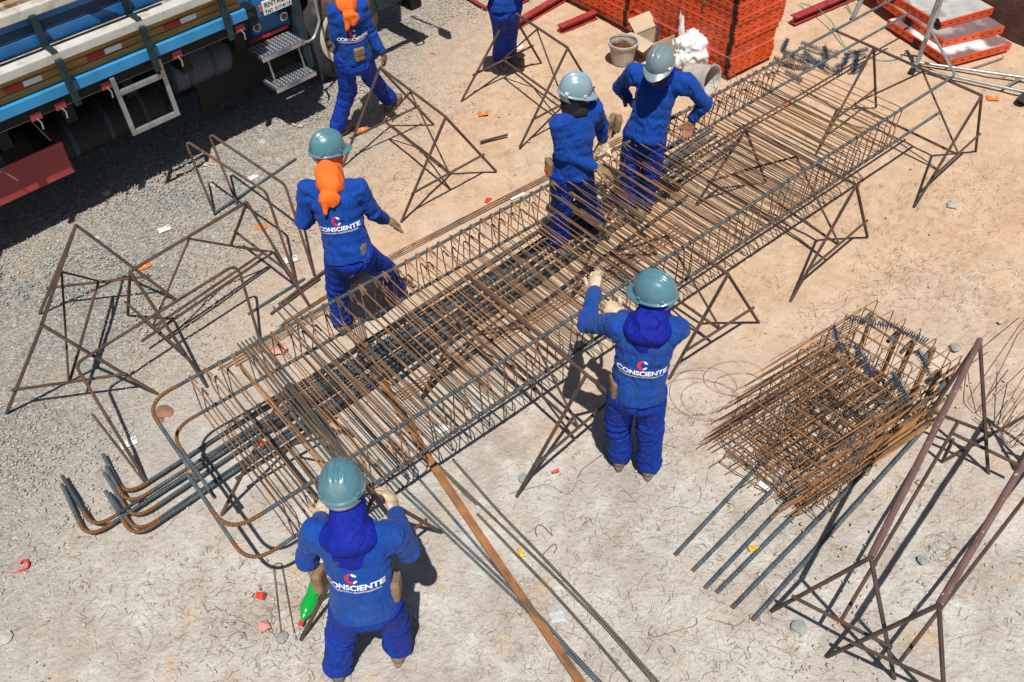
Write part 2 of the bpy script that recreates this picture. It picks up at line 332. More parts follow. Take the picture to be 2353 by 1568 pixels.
def stones():
    md = MD(); N_ = 46000
    X = nr.uniform(-6.2, 6.2, N_*3); Y = nr.uniform(1.6, 11.2, N_*3)
    c = RW.T @ np.stack([X, Y, np.full_like(X, -CAMH)]); u = CX+FP*c[0]/-c[2]; v = CY-FP*c[1]/-c[2]
    ok = (u > -40) & (u < 2400) & (v > -40) & (v < 1610); X = X[ok]; Y = Y[ok]; g = gravel_amount(X, Y)
    near = np.clip((4.6-Y)/2.5, 0, 1)
    keep = nr.uniform(0, 1, len(X)) < np.clip(g*.95+.012+.10*near, 0, 1); X = X[keep]; Y = Y[keep]; g = g[keep]
    n = len(X); r = nr.uniform(.004, .012, n)*(1+.45*(nr.uniform(0, 1, n) > .93)+1.2*(nr.uniform(0, 1, n) > .996))
    base = np.array([[1, 0, 0], [0, 1, 0], [-1, 0, 0], [0, -1, 0], [0, 0, 1], [.7, .7, .55], [-.7, .6, .6], [-.6, -.7, .5], [.7, -.7, .6]], float)
    fb = [(0, 1, 5), (1, 2, 6), (2, 3, 7), (3, 0, 8), (5, 1, 6), (6, 2, 7), (7, 3, 8), (8, 0, 5), (4, 5, 6), (4, 6, 7), (4, 7, 8), (4, 8, 5)]
    k = len(base); a = nr.uniform(0, 6.28, n); ca, sa = np.cos(a), np.sin(a)
    v = base[None]*nr.uniform(.65, 1.25, (n, k, 1)); v = v*nr.uniform(.6, 1.3, (n, 1, 3))*r[:, None, None]*np.array([1, 1, .7])
    vx = v[..., 0]*ca[:, None]-v[..., 1]*sa[:, None]; vy = v[..., 0]*sa[:, None]+v[..., 1]*ca[:, None]
    P = np.stack([vx+X[:, None], vy+Y[:, None], v[..., 2]-.004], -1).reshape(-1, 3)
    F = (np.array(fb)[None]+(np.arange(n)*k)[:, None, None]).reshape(-1, 3)
    me = bpy.data.meshes.new('gravel'); me.vertices.add(len(P)); me.vertices.foreach_set('co', P.ravel())
    me.loops.add(len(F)*3); me.loops.foreach_set('vertex_index', F.ravel()); me.polygons.add(len(F)); me.polygons.foreach_set('loop_start', np.arange(0, len(F)*3, 3)); me.update(calc_edges=True)
    at_ = me.attributes.new('tint', 'FLOAT_COLOR', 'POINT')
    t = nr.uniform(0, 1, n); sand = np.array([.50, .40, .31]); gy = np.array([.25, .26, .255]); lt = np.array([.46, .44, .40])
    col = np.where((t < .55)[:, None], gy*(.75+.6*nr.uniform(0, 1, (n, 1))), np.where((t < .8)[:, None], lt, sand))
    col = col*g[:, None]+(1-g[:, None])*np.array([.50, .43, .35])*nr.uniform(.75, 1.15, (n, 1))
    cc = np.repeat(np.hstack([col, np.ones((n, 1))]), k, 0); at_.data.foreach_set('color', cc.ravel())
    m = mat('gravel stone', (.4, .4, .4), .95); nt = m.node_tree; a_ = nt.nodes.new('ShaderNodeAttribute'); a_.attribute_name = 'tint'; nt.links.new(a_.outputs['Color'], nt.nodes['Principled BSDF'].inputs['Base Color'])
    me.materials.append(m); o = bpy.data.objects.new('gravel', me); C.objects.link(o)
    props(o, 'grey crushed gravel spread over the ground beside the truck', 'gravel', kind='stuff')
stones()
def clippings():
    md_v = []; md_f = []; n0 = 0; cnt = 0
    centres = [(2150, 560, .9), (2050, 640, .7), (1850, 700, .6), (1200, 330, 1.2), (900, 420, .8), (1620, 980, .7), (1500, 1250, .8), (2100, 1250, .9), (1250, 1500, .6), (2230, 430, .8), (400, 1400, .8), (1700, 1500, .7), (650, 1450, .6), (1080, 230, .9), (2280, 700, .6), (1950, 480, .7)]
    while cnt < 9000:
        if rnd.random() < .5:
            u, v, s = rnd.choice(centres); p = at(u, v); x = p.x+rnd.gauss(0, s*.5); y = p.y+rnd.gauss(0, s*.4)
        else: x = rnd.uniform(-6, 6); y = rnd.uniform(1.7, 10.8)
        if not inframe((x, y, 0)): continue
        if rnd.random() < gravel_amount(x, y)*.85: continue
        cnt += 1; L = rnd.uniform(.02, .09); a = rnd.gauss(1.0, 1.0); k = rnd.gauss(0, 17); r = .00062 if rnd.random() < .8 else .001; nn = 5; p = np.array([x, y, .003+rnd.random()*.004]); ring = []
        if rnd.random() < .03: L *= 3; k *= .4
        for i in range(nn):
            ring.append(p.copy()); a += k*L/nn; p = p+np.array([math.cos(a), math.sin(a), rnd.uniform(-.05, .08)])*L/nn
        ring = np.array(ring); T = np.gradient(ring, axis=0); S = np.stack([-T[:, 1], T[:, 0], 0*T[:, 0]], 1); S /= np.linalg.norm(S, axis=1)[:, None]+1e-9
        vv = np.stack([ring+S*r, ring-S*r, ring+np.array([0, 0, r*1.5])], 1).reshape(-1, 3)
        md_v.append(vv); md_f += [(n0+i*3+j, n0+i*3+(j+1) % 3, n0+(i+1)*3+(j+1) % 3, n0+(i+1)*3+j) for i in range(nn-1) for j in range(3)]; n0 += len(vv)
    md = MD(); md.add(np.vstack(md_v), md_f)
    o = md.obj('wire_clippings', mat('wire clipping', (.17, .075, .035), .8, .1, .5, 1.3, base2=(.05, .04, .035), m2=.5, s2=1.6), smooth=False)
    props(o, 'short bent tie wire clippings littered all over the ground', 'wire clippings', kind='stuff')
clippings()
# ---------------------------------------------------------------- rebar stands
def bar(md, a, b, r=.0125, n=8): md.tube(np.linspace(np.array(tuple(a)), np.array(tuple(b)), 6), r, n, s0=rnd.random()); return md
def stand(label, A1, F1, A2, F2, r=.0125, ext=(0, 0), group=None, name='rebar_trestle', material='stand', leg_r=None, cross=.30, brace=True):
    """A1, A2 ridge ends; F1, F2 pairs of feet"""
    M_ = M[material]; lr = leg_r or r; base = (A1+A2)/2; base.z = 0
    t = thing(name, base, label, 'rebar trestle', group)
    d = (A2-A1).normalized(); bar(MD(), A1-d*ext[0], A2+d*ext[1], r).obj('ridge_bar', M_, t) if False else None
    md = MD(); bar(md, A1-d*ext[0], A2+d*ext[1], r); md.obj('ridge_bar', M_, t)
    mids = []
    for A, F in ((A1, F1), (A2, F2)):
        for f in F:
            md = MD(); bar(md, A-V(0, 0, .004), f, lr); md.obj('leg', M_, t)
        c0 = F[0]+(A-F[0])*cross; c1 = F[1]+(A-F[1])*(cross+.02); e = (c1-c0).normalized()
        off = (A-base).normalized()*.02; off.z = 0
        md = MD(); bar(md, c0-e*.03+off, c1+e*.03+off, lr*.9); md.obj('crossbar', M_, t); mids.append((c0+c1)/2+off)
    md = MD(); bar(md, mids[0], mids[1], lr*.9); md.obj('stretcher', M_, t)
    if brace:
        top = A1+(A2-A1)*.48
        for q in mids:
            md = MD(); bar(md, top-V(0, 0, .02), q+V(0, 0, .015), lr*.7); md.obj('brace', M_, t)
    return t
G_ = 'brown rebar trestles'
stand('brown rebar trestle standing alone on bare ground below the truck front wheel', at(872.6, 155, .83), [at(787, 384), at(996, 287)], at(1024, 269, .83), [at(922, 511), at(1139.6, 394)], group=G_)
stand('brown rebar trestle straddled by the partly seen worker at the top edge', at(1172.6, 23, .83), [at(1060.5, 232.4), at(1243.5, 145)], at(1304.5, 110.5, .83), [at(1194, 339.6), at(1383, 242.3)], group=G_)
stand('rusty trestle under the far right end of the cage, longest ridge bar', at(2008, 110, .835), [at(2013, 245.6), at(1874.8, 356)], at(2256, 220, .835), [at(2102, 474.7), at(2242, 347.8)], ext=(.47, 0), group=G_)
stand('trestle under the cage just right of its middle, green paint on one leg', at(1713.5, 297.5, .832), [at(1759.6, 418), at(1600, 470)], at(1968, 425, .832), [at(1815, 695), at(1993, 545)], ext=(.12, .02), group=G_)
rd = V(-.604, .797, 0)
a = at(1673, 630, .83); f = [at(1537, 872), at(1743.7, 742)]
stand('trestle under the cage right beside the worker reaching over the rods', a+rd*1.1, [q+rd*1.1 for q in f], a, f, ext=(.15, 0), group=G_)
a = at(1347, 861, .83); f = [at(1187.6, 1141), at(1440, 925)]
stand('trestle under the cage left of the reaching worker, one foot by the red scrap', a+rd*1.1, [q+rd*1.1 for q in f], a, f, ext=(.12, .22), group=G_)
stand('trestle under the near left end of the cage, half hidden by the bottom worker', at(660, 885, .80), [at(509, 1184), at(812, 1002)], at(862, 1135, .80), [at(691.5, 1471), at(1014, 1224)], group=G_)
stand('leftmost rebar trestle standing on the grey gravel at the left edge', at(174.7, 517, .83), [at(90.7, 721.7), at(405.5, 690.4)], at(95.6, 746.4, .81), [at(14.8, 950.8), at(362.6, 906.3)], group=G_)
stand('rebar trestle on gravel overlapping the leftmost trestle, slanting up toward the orange wrapper', at(298.4, 624.5, .81), [at(293.4, 723.3), at(476.4, 889.8)], at(567, 464.5, .79), [at(530.4, 564), at(714, 708)], group=G_)
# large pipe trestle bottom right
A1 = at(2001.4, 1280.4, .97); A2 = at(2252, 781, 1.0)
t = stand('large trestle with a thick speckled pipe ridge in front of the small stirrup cage', A1, [at(1773, 1405), at(2055, 1560)], A2, [at(2095, 1010), at(2270.6, 1089.8)], r=.018, leg_r=.0125, material='stand', name='pipe_trestle', brace=False)
for c in t.children:
    if c.name.startswith('ridge_bar'): c.data.materials[0] = M['pipe']
A1 = at(2158, 1390, .93); A2 = at(2480, 850, .95)
t = stand('large trestle with a thick speckled pipe ridge cut by the bottom right corner', A1, [at(1901.4, 1508.7), at(2172, 1640)], A2, [at(2330, 1080), at(2520, 1150)], r=.018, leg_r=.0125, material='stand', name='pipe_trestle', brace=False)
for c in t.children:
    if c.name.startswith('ridge_bar'): c.data.materials[0] = M['pipe']
# struts of the right hand trestles
def loose(name, label, cat, pts, r, material='rod', rad=.05, group=None, n=6, thick=False):
    md = MD()
    if thick: ribbed(md, pts, r, rad)
    else:
        P_, ru = fillet(pts, rad, 5); Q, R_, t_ = resample(P_, .03, ru); md.tube(Q, r, n, rust=R_)
    b = Vector(pts[0]); b.z = 0
    return props(md.obj(name, M[material], loc=b), label, cat, group)
S2 = lambda x, y: ((3500+x/1.1208)/1.7407, (1150+y/1.12)/1.7407)
t = thing('small_trestle', at(2330, 1010), 'low trestle of crossed ribbed bars at the right edge below the loose stirrups', 'rebar trestle')
for p, q in ((at(2165, 1062), at(2353, 958, .35)), (at(2165, 1062), at(2190, 1010, .30)), (at(2188, 996, .25), at(2360, 1078, .25)), (at(2356, 955, .36), at(2420, 1150))):
    md = MD(); bar(md, p, q, .0115); md.obj('leg', M['stand'], t)
# bent bar stand
t = thing('bent_bar_stand', at(560, 560), 'stand of two tall bent bars left of the worker with the orange neck cloth', 'bar stand', None)
for pts in ([at(493, 492, .012), at(424, 322, .62), at(611, 441, .68), at(680, 645, .012)], [at(544.8, 469.3, .012), at(478, 305, .62), at(655, 425, .68), at(722, 632, .012)]):
    md = MD(); ribbed(md, pts, .0115, .075, n=7); md.obj('bent_bar', M['stand'], t)
for p, q, m_ in ((at(493, 490, .02), at(680, 365, .02), 'bar'), (at(640, 700, .025), at(790, 590, .025), 'stand')):
    md = MD(); ribbed(md, [p, q], .011, .05, n=7); md.obj('base_bar', M[m_], t)
t = thing('bent_bar_stand', at(450, 860), 'single low bent bar frame standing inside the overlapping trestles on the gravel', 'bar stand')
md = MD(); ribbed(md, [at(339.6, 1113.5, .012), at(172, 838, .50), at(545, 606, .52), at(597, 782, .012)], .0115, .07, n=7); md.obj('bent_bar', M['stand'], t)
md = MD(); bar(md, at(325, 785, .14), at(605, 595, .14), .012); md.obj('base_bar', M['stand'], t)
# ---------------------------------------------------------------- the long beam cage
ZT, ZB = .866, .49
def Lp(p, q, z):  # a straight bar line by two survey points
    return at(*p, z), at(*q, z)
cage = thing('rebar_cage', at(1200, 800), 'long cage of thick blue grey bars and rusty stirrups lying across the trestles', 'rebar cage')
T1a, T1b = Lp((632, 766), (2036, 6.6), ZT); T2a, T2b = Lp((929, 974), (2191, 176), ZT); B1a, B1b = Lp((498, 929), (2089, 31), ZB); B2a, B2b = Lp((950, 1054), (2161, 257.5), ZB)
dT = (T2b-T2a).normalized(); nT = V(-dT.y, dT.x, 0)
T2c = at(535, 1220, ZT); B2c = at(558, 1290, ZB)
def extend(a_, b_, x0):  # point on line a-b with along coordinate x0
    d = (b_-a_).normalized(); return a_+d*((x0-a_.dot(dT))/d.dot(dT))
x0 = T2c.dot(dT)
cT1 = extend(T1a, T1b, x0); cT2 = extend(T2a, T2b, x0+.0); cB1 = extend(B1a, B1b, x0-.0+.05); cB2 = extend(B2a, B2b, x0+.02)
def long_bar(name, c, e, hookdir, z, hl, dx=0.):
    md = MD(); tip = c+hookdir*hl; tip.z += .012*(1 if hookdir.dot(nT) > 0 else -1)
    ribbed(md, [tip, c, e], .0118, .17); return md.obj(name, M['bar'], cage)
T1e = T1b+(T1b-T1a).normalized()*1.0
long_bar('top_bar', cT1, T1e, -nT, ZT, .72); long_bar('top_bar', cT2-dT*.028, T2b, nT, ZT, .50)
long_bar('bottom_bar', cB1, B1b, -nT, ZB, .66); long_bar('bottom_bar', cB2-dT*.028, B2b, nT, ZB, .50)
md = MD(); md.cyl(at(437, 1084, ZT-.005), at(437, 1084, ZT+.016), .016, .010, 10); md.obj('weld_knot', mat('weld rust', (.42, .2, .07), .7), cage)
# stirrups
r_s = .0044
def yz(a_, b_, x): return (extend(a_, b_, x)).dot(nT)
x_first = at(435, 867, ZT).dot(dT); x_last = at(1800, 132, ZT).dot(dT); NS = 61
ysT = lambda x: (yz(T2a, T2b, x)-.014, yz(T1a, T1b, x)+.014); ysB = lambda x: (yz(B2a, B2b, x)-.014, yz(B1a, B1b, x)+.014)
def wp(x, y, z): return dT*x+nT*y+V(0, 0, z)
hang = []
for i in range(NS):
    x = x_first+(x_last-x_first)*i/(NS-1)+rnd.gauss(0, .006); ya, yb = ysT(x)
    full = i % 2 == 0 or i > 44
    zb = ZB-.018 if full else ZT-.21-rnd.random()*.03; lean = rnd.gauss(0, .02); lw = rnd.gauss(0, .014)
    ca, cb = ysB(x) if full else (ya, yb); zt = ZT+.018
    x2 = x+lw
    pts = [wp(x-.012, yb-.085, zt-.035), wp(x-.004, yb, zt+.002), wp(x2, ya, zt+.002), wp(x2+lean, ca, zb), wp(x+lean, cb, zb), wp(x+.004, yb, zt+.006), wp(x+.016, yb-.085, zt-.01)]
    P_, _ = fillet(pts, [0, .02, .028, .03, .03, .02, 0], 4); md = MD(); md.tube(resample(P_, .05)[0] if False else P_, r_s*(1 if rnd.random() > .2 else 1.12), 5)
    md.obj('stirrup', M[rnd.choice(['rod', 'rod', 'rod_orange'])], cage)
    # second, lower stirrup set holding the bottom bars
    x3 = x+rnd.uniform(.02, .07); ca, cb = ysB(x3); zt2 = ZT-.13-rnd.random()*.05; zb2 = ZB-.018; lean = rnd.gauss(0, .022)
    if i < 3: x3 = x+.05; lean = -.03
    pts = [wp(x3-.005, cb-.06, zt2+.01), wp(x3, cb, zt2), wp(x3+lean, cb, zb2), wp(x3+lean, ca, zb2), wp(x3+lw, ca, zt2), wp(x3+lw*.5, cb, zt2+.008), wp(x3+.01, cb-.07, zt2-.03)]
    P_, _ = fillet(pts, [0, .045, .03, .03, .045, .04, 0], 4); md = MD(); md.tube(P_, r_s, 5)
    if i != 30: md.obj('lower_stirrup', M[rnd.choice(['rod', 'rod', 'rod_orange'])], cage)
# tie wires
md = MD()
for i in range(NS):
    x = x_first+(x_last-x_first)*i/(NS-1)
    for (a_, b_, z) in ((T1a, T1b, ZT), (T2a, T2b, ZT), (B1a, B1b, ZB), (B2a, B2b, ZB)):
        c = extend(a_, b_, x+rnd.gauss(0, .01)); c.z = z
        for k in range(2):
            th = np.linspace(0, 6.28, 9); R_ = .0155
            md.tube([c+dT*(k*.007+.004*math.sin(q))+nT*(R_*math.cos(q))+V(0, 0, R_*math.sin(q)) for q in th], .0012, 4, cap=False)
        if rnd.random() < .6:
            e = c+V(rnd.gauss(0, .02), rnd.gauss(0, .02), rnd.uniform(-.06, .02)); md.tube([c+V(0, 0, .013), (c+e)/2+V(0, 0, .02), e], .0009, 4)
props(md.obj('tie_wires', M['wire'], cage), kind='stuff')
# ---------------------------------------------------------------- loose rods lying over / in the cage
g = 'spare rods laid across the cage'
for i in range(6):
    o_ = i*.019
    loose('spare_rod', 'thick grey brown rod in the bundle laid across the near end of the cage', 'rod', [at(950/1.7407*1.0+ (i*9), 790+i*-4, ZT+.035), at(812+i*9, 1128-i*4, ZT+.032+.004*(i % 2))], .0062, 'rod_grey', group=g)
g = 'spare rods laid across the cage by the left worker'
for i in range(3):
    loose('spare_rod', 'thin rod in the loose bunch crossing the far bar beside the left worker', 'rod', [at(628+i*13, 705+i*-8, ZT+.034), at(905+i*22, 1020+i*-22, ZT+.034)], .006, 'rod_grey', group=g)
g = 'spare thin rods over the middle of the cage'
for i in range(7):
    u = 1290+i*17; loose('thin_rod', 'thin spare rod lying across the cage between the two standing workers and the reaching worker', 'rod', [at(u, 452-i*10, ZT+.03), at(u+210+i*4, 612-i*9, ZT+.03)], .0042, 'rod', group=g)
g = 'spare thin rods over the far end of the cage'
for i in range(5):
    u = 1700+i*13; loose('thin_rod', 'thin spare rod resting across the far right end of the cage', 'rod', [at(u, 232-i*8, ZT+.03), at(u+262, 372-i*15, ZT+.03)], .0042, 'rod', group=g)
# ---------------------------------------------------------------- hooked bars on the ground under the cage
K = lambda x, y: (x/1.4937/1.7407, (1600+y/1.4937)/1.7407)
hooks = [((372, 455), (562, 775), (1640, 292), .05, 'bar_dark', 'longest reaching left, dark hook'), ((368, 505), (520, 835), (1652, 306), .03, 'bar', 'longest reaching left, blue hook'),
         ((615, 325), (745, 580), (1600, 296), .03, 'bar', 'first hook from the top'), ((635, 400), (765, 635), (1622, 318), .07, 'bar', 'second hook from the top'),
         ((622, 435), (800, 725), (1560, 352), .03, 'bar', 'third hook from the top'), ((630, 545), (800, 830), (1600, 368), .03, 'bar', 'lowest pair'), ((650, 560), (822, 800), (1535, 388), .03, 'bar_dark', 'lowest pair, inner')]
for i, (tp, cn, en, z, m_, lb) in enumerate(hooks):
    loose('hooked_bar', 'thick hooked bar on the ground under the cage, '+lb, 'hooked bar', [at(*K(*tp), z+.012), at(*K(*cn), z+.012), at(*en, z+.012)], .0122, m_, rad=.13, thick=True, group='hooked bars under the cage')
for i, (p, q, z) in enumerate((((560, 1075), (1690, 335), .075), ((700, 990), (1705, 318), .045), ((900, 880), (1560, 425), .03), ((980, 890), (1580, 450), .03), ((620, 985), (1480, 420), .09))):
    loose('straight_bar', 'thick straight blue bar lying in the dark bundle under the cage', 'bar', [at(*p, z), at(*q, z)], .0118, 'bar_dark', thick=True, group='straight bars under the cage')
for i in range(4):
    loose('thin_rod', 'thin orange rod lying beside the dark bundle under the cage', 'rod', [at(905+i*6, 905+i*5, .012), at(1560+i*8, 512+i*6, .012)], .004, 'rod_orange', group='orange rods under the cage')
# ---------------------------------------------------------------- long bars lower middle
E4 = lambda x, y: ((1000+x/1.5225)/1.7407, (1700+y/1.5225)/1.7407)
E5 = lambda x, y: ((2000+x/1.5225)/1.7407, (1700+y/1.5225)/1.7407)
for i in range(9):
    o_ = (i-4)*2.4; zz = .045+.006*(i % 3)
    pts = [(790+i*5, 742-i*2), (826+i*3, 812), (900+o_, 912), (984+o_, 1052), (1104+o_, 1232), (1263+o_, 1464), (1395+o_*1.3, 1655)]
    loose('long_rod', 'thin orange rusty rod in the tight bundle running to the bottom edge', 'rod', [at(*p, zz) for p in pts], .0045, 'rod_orange', rad=.5, group='tight bundle of orange rods')
for i, o_ in enumerate((0, 8)):
    loose('long_bar', 'blue grey bar of the pair passing below the orange rod bundle', 'bar', [at(860+o_, 1065-o_, .012), at(929+o_, 1136-o_*.8, .012), at(1200+o_*.8, 1392-o_, .012), at(1395+o_, 1592, .012)], .0085, 'bar', rad=.6, thick=True, group='pair of blue grey bars')
loose('long_bar', 'single blue grey bar running beside the orange rods from the cage', 'bar', [at(900, 1020, .015), at(967, 1105, .015), at(1129, 1293, .015), at(1300, 1482, .015), at(1400, 1600, .015)], .0085, 'bar', rad=.6, thick=True)
for i, (pts, lb) in enumerate((([(1010, 1072), (1264, 1314), (1384, 1434), (1512, 1580)], 'nearest the orange rods'), ([(1040, 1055), (1150, 1180), (1263, 1296), (1395, 1436), (1525, 1582)], 'farthest right'), ([(1097, 1181), (1262, 1352), (1345, 1444), (1462, 1582)], 'with a free upper end'), ([(1020, 1085), (1074, 1142), (1096, 1160)], 'short piece'))):
    loose('long_bar', 'dark ribbed bar right of the orange rod bundle, '+lb, 'bar', [at(*p, .013) for p in pts], .0085 if i < 3 else .006, 'rod_grey', rad=.6, thick=True, group='dark ribbed bars')
# thin rods behind the cage
for i in range(3):
    o_ = i*5
    loose('thin_rod', 'long thin rod lying on the ground behind the cage', 'rod', [at(640+o_, 752-o_, .01), at(876, 608-o_, .01), at(1166, 459-o_*1.1, .01), at(1426, 326-o_, .01), at(1585+o_*2, 250-o_, .01)], .0045, 'rod', rad=.5, group='thin rods behind the cage')
for i in range(3):
    loose('thin_rod', 'thin orange rod on the ground left of the left worker', 'rod', [at(500+i*20, 850-i*4, .012), at(745, 700+i*9, .012)], .0045, 'rod_orange', group='thin orange rods at the left worker')
loose('blue_bar', 'blue bar piece on the gravel below the bent bar stand', 'bar', [at(570, 722, .012), at(700, 640, .012)], .011, 'bar', thick=True)
loose('brown_bar', 'brown ribbed bar piece beside the blue bar piece', 'bar', [at(622, 722, .012), at(735, 640, .012)], .011, 'stand', thick=True)
loose('short_bar', 'short brown bar offcut lying right of the lone trestle', 'bar', [at(1104, 327, .012), at(1166, 310, .012)], .012, 'stand', thick=True)
for i, (p, q) in enumerate((((120, 925), (160, 1000)), ((211, 952), (335, 1112)))):
    if i: loose('ribbed_rod', 'pair of ribbed brown rods ending near the hooks', 'rod', [at(*p, .012), at(*q, .012)], .0075, 'stand', thick=True)
loose('hairpin_rod', 'thin hairpin rod on the ground left of the bottom worker', 'stirrup', [at(648, 1475, .006), at(627, 1297, .006), at(645, 1291, .006), at(676, 1455, .006)], .003, 'rod', rad=.01)
loose('hook_rod', 'thin hooked rod at the bottom right of the ground, longer one', 'stirrup', [at(1502, 1440, .006), at(1486, 1452, .006), at(1500, 1466, .006), at(1603, 1437, .006), at(1600, 1420, .006)], .003, 'rod_orange', rad=.03)
loose('hook_rod', 'thin hooked rod beside the longer one, shorter', 'stirrup', [at(1621, 1421, .006), at(1695, 1440, .006), at(1712, 1424, .006)], .003, 'rod_orange', rad=.03)
for k, (x, y) in enumerate(((1232, 1215), (1258, 1252))):
    loose('hook_rod', ('upper' if k == 0 else 'lower')+' small bent hook rod on bare ground right of the long bars', 'stirrup', [at(x+38, y+16, .005), at(x+8, y-14, .005), at(x-4, y+2, .005), at(x+2, y+18, .005)] if k == 0 else [at(x-12, y+24, .005), at(x+16, y-5, .005), at(x+24, y+4, .005), at(x+16, y+18, .005)], .0028, 'rod', rad=.03)
# ---------------------------------------------------------------- small stirrup cage at right
def small_cage():
    aD = V(.745, .667, 0).normalized(); bD = V(aD.y, -aD.x, 0)
    O = at(1835, 805, .6)*1; O.z = 0
    t = thing('stirrup_cage', O+aD*.2, 'small dense cage of orange rusty stirrups with thick bars sticking out', 'rebar cage')
    FL, FR, NL, NR = at(1989, 708, .62), at(2191, 832, .62), at(1835, 805, .60), at(2041, 938, .60)
    starts = [(1551, 1276), (1592, 1312), (1620, 1352), (1647, 1362), (1683, 1397), (1730, 1425)]
    tops = [(2008, 714), (2070, 756), (2100, 780), (2150, 795), (2160, 848), (2186, 864)]
    for s, e in zip(starts, tops):
        p = at(*s, .014); q = at(*e, .56); q0 = q.copy(); q0.z = .02; back = q-(q0-p).normalized()*.17; back.z = .56
        md = MD(); ribbed(md, [p, q0, q, back], .0135, .06); md.obj('thick_bar', M['bar'], t)
    da = V(-.86, -.51, 0)
    def corner(k):
        if k < 7: return FL.lerp(NL, k/6.), FR.lerp(NR, k/6.), .62
        return NL+da*(k-6)*.1, NR+da*(k-6)*.1+bD*.015*(k-6), .62-.055*(k-6)
    for k in range(13):
        L_, R_, zt = corner(k); j = lambda: rnd.gauss(0, .006)
        a_ = V(L_.x+j(), L_.y+j(), zt); b_ = V(R_.x+j(), R_.y+j(), zt); c_ = V(R_.x+j()*2, R_.y+j()*2, .02); d_ = V(L_.x+j()*2, L_.y+j()*2, .02)
        m_ = (a_+b_)/2; P_, _ = fillet([m_, a_, d_, c_, b_, m_+V(0, 0, .004)], .03, 4); md = MD(); md.tube(P_, .0038, 5); md.obj('ring_stirrup', M[rnd.choice(['rod', 'rod_orange'])], t)
        for f2 in ((.3, .62) if k < 7 else (.25, .5, .75, .9)):
            a2 = a_.lerp(b_, f2-.16+j()*3); b2 = a_.lerp(b_, f2+.18+j()*3); a2.z = b2.z = zt-.012; c2 = b2.copy(); c2.z = .03; d2 = a2.copy(); d2.z = .03
            P_, _ = fillet([(a2+b2)/2, a2, d2, c2, b2, (a2+b2)/2], .03, 4); md = MD(); md.tube(P_, .0036, 5); md.obj('ring_stirrup', M['rod'], t)
    def hair(f_, z1, z2, l1, l2, tip=.06, mm='rod_orange'):
        base = FL.lerp(FR, f_); j = rnd.gauss(0, .008); p = V(base.x, base.y, 0)-da*tip+bD*j; d2 = (da+bD*rnd.gauss(0, .012)).normalized()
        pts = [p+d2*l1+V(0, 0, z1-.02), p+V(0, 0, z1), p+V(0, 0, z2), p+d2*l2+V(0, 0, z2)]
        P_, _ = fillet(pts, .03, 4); md = MD(); md.tube(P_, .0038, 5); md.obj('hairpin_rod', M[mm], t)
    for i, f_ in enumerate((.02, .2, .36, .53, .72, .88, 1.0)): hair(f_, .655-.005*i, .05, .80+rnd.random()*.25, 1.30+rnd.random()*.08, .10)
    for i in range(9): hair(-.03+rnd.gauss(0, .006), .60-.06*i, .57-.06*i, .98+.045*i+rnd.random()*.07, .95+.045*i, .0, rnd.choice(['rod', 'rod_orange']))
    for i in range(11): hair(1.03+rnd.gauss(0, .015), .60-.052*i, .58-.052*i, 1.12+.03*i+rnd.random()*.14, 1.1+.03*i, .05, rnd.choice(['rod', 'rod_orange']))
    for i in range(11): hair(.02+.1*i, .06, .045, 1.27+rnd.random()*.12, 1.0, -.05, rnd.choice(['rod', 'rod_orange']))
    for i in range(8): hair(.1+.11*i, .33, .18, .95+rnd.random()*.25, 1.1, -.02, rnd.choice(['rod', 'rod_orange']))
    for i in range(9): hair(1.10+rnd.gauss(0, .02), .34-.035*i, .32-.035*i, 1.15+rnd.random()*.25, 1.15, .0, rnd.choice(['rod', 'rod_orange']))
    for i in range(22):
        q = .25+i*.048; zt = rnd.uniform(.06, .42)*(1.15-q*.6); L_ = V(FL.x, FL.y, 0)+da*q; R_ = V(FR.x, FR.y, 0)+da*q; md = MD(); o1 = rnd.uniform(0, .4); o2 = rnd.uniform(.6, 1.)
        a_ = L_.lerp(R_, o1); b_ = L_.lerp(R_, o2); a_.z = zt; b_.z = zt+rnd.gauss(0, .03); c_ = b_+da*rnd.gauss(.03, .04); c_.z = .02; d_ = a_+da*rnd.gauss(.03, .04); d_.z = .02
        P_, _ = fillet([d_, a_, b_, c_, d_], .03, 4); md.tube(P_, .0036, 5); md.obj('inner_stirrup', M['rod'], t)
    return t
small_cage()
def spacer_strip(pts, label, r=.004, sp=.016, name='spacer_strip', h=.022):
    P_, _ = fillet(pts, .04, 4); Q, _, t_ = resample(P_, sp); md = MD(); md.tube(Q, .003, 5)
    T = np.gradient(Q, axis=0)
    for i in range(len(Q)):
        d = Vector(T[i]).normalized(); s = d.cross(V(0, 0, 1)).normalized(); u = s.cross(d); p = Vector(Q[i])
        for a_ in (s*h+u*h*.5, -s*h+u*h*.5, u*h*1.2, s*h*.7-u*h*.6, -s*h*.7-u*h*.6): 
            md.cyl(p, p+a_*rnd.uniform(1, 1.5)+d*h*rnd.uniform(-.2, .5), .0042, .0018, 4)
    b = Vector(Q[0]); b.z = 0
    props(md.obj(name, M['spacer'], loc=b, smooth=False), label, 'spacer strip', 'blue black plastic spacer strips')
F1 = lambda x, y, z: at((3000+x/1.4933)/1.7407, (1150+y/1.4933)/1.7407, z)
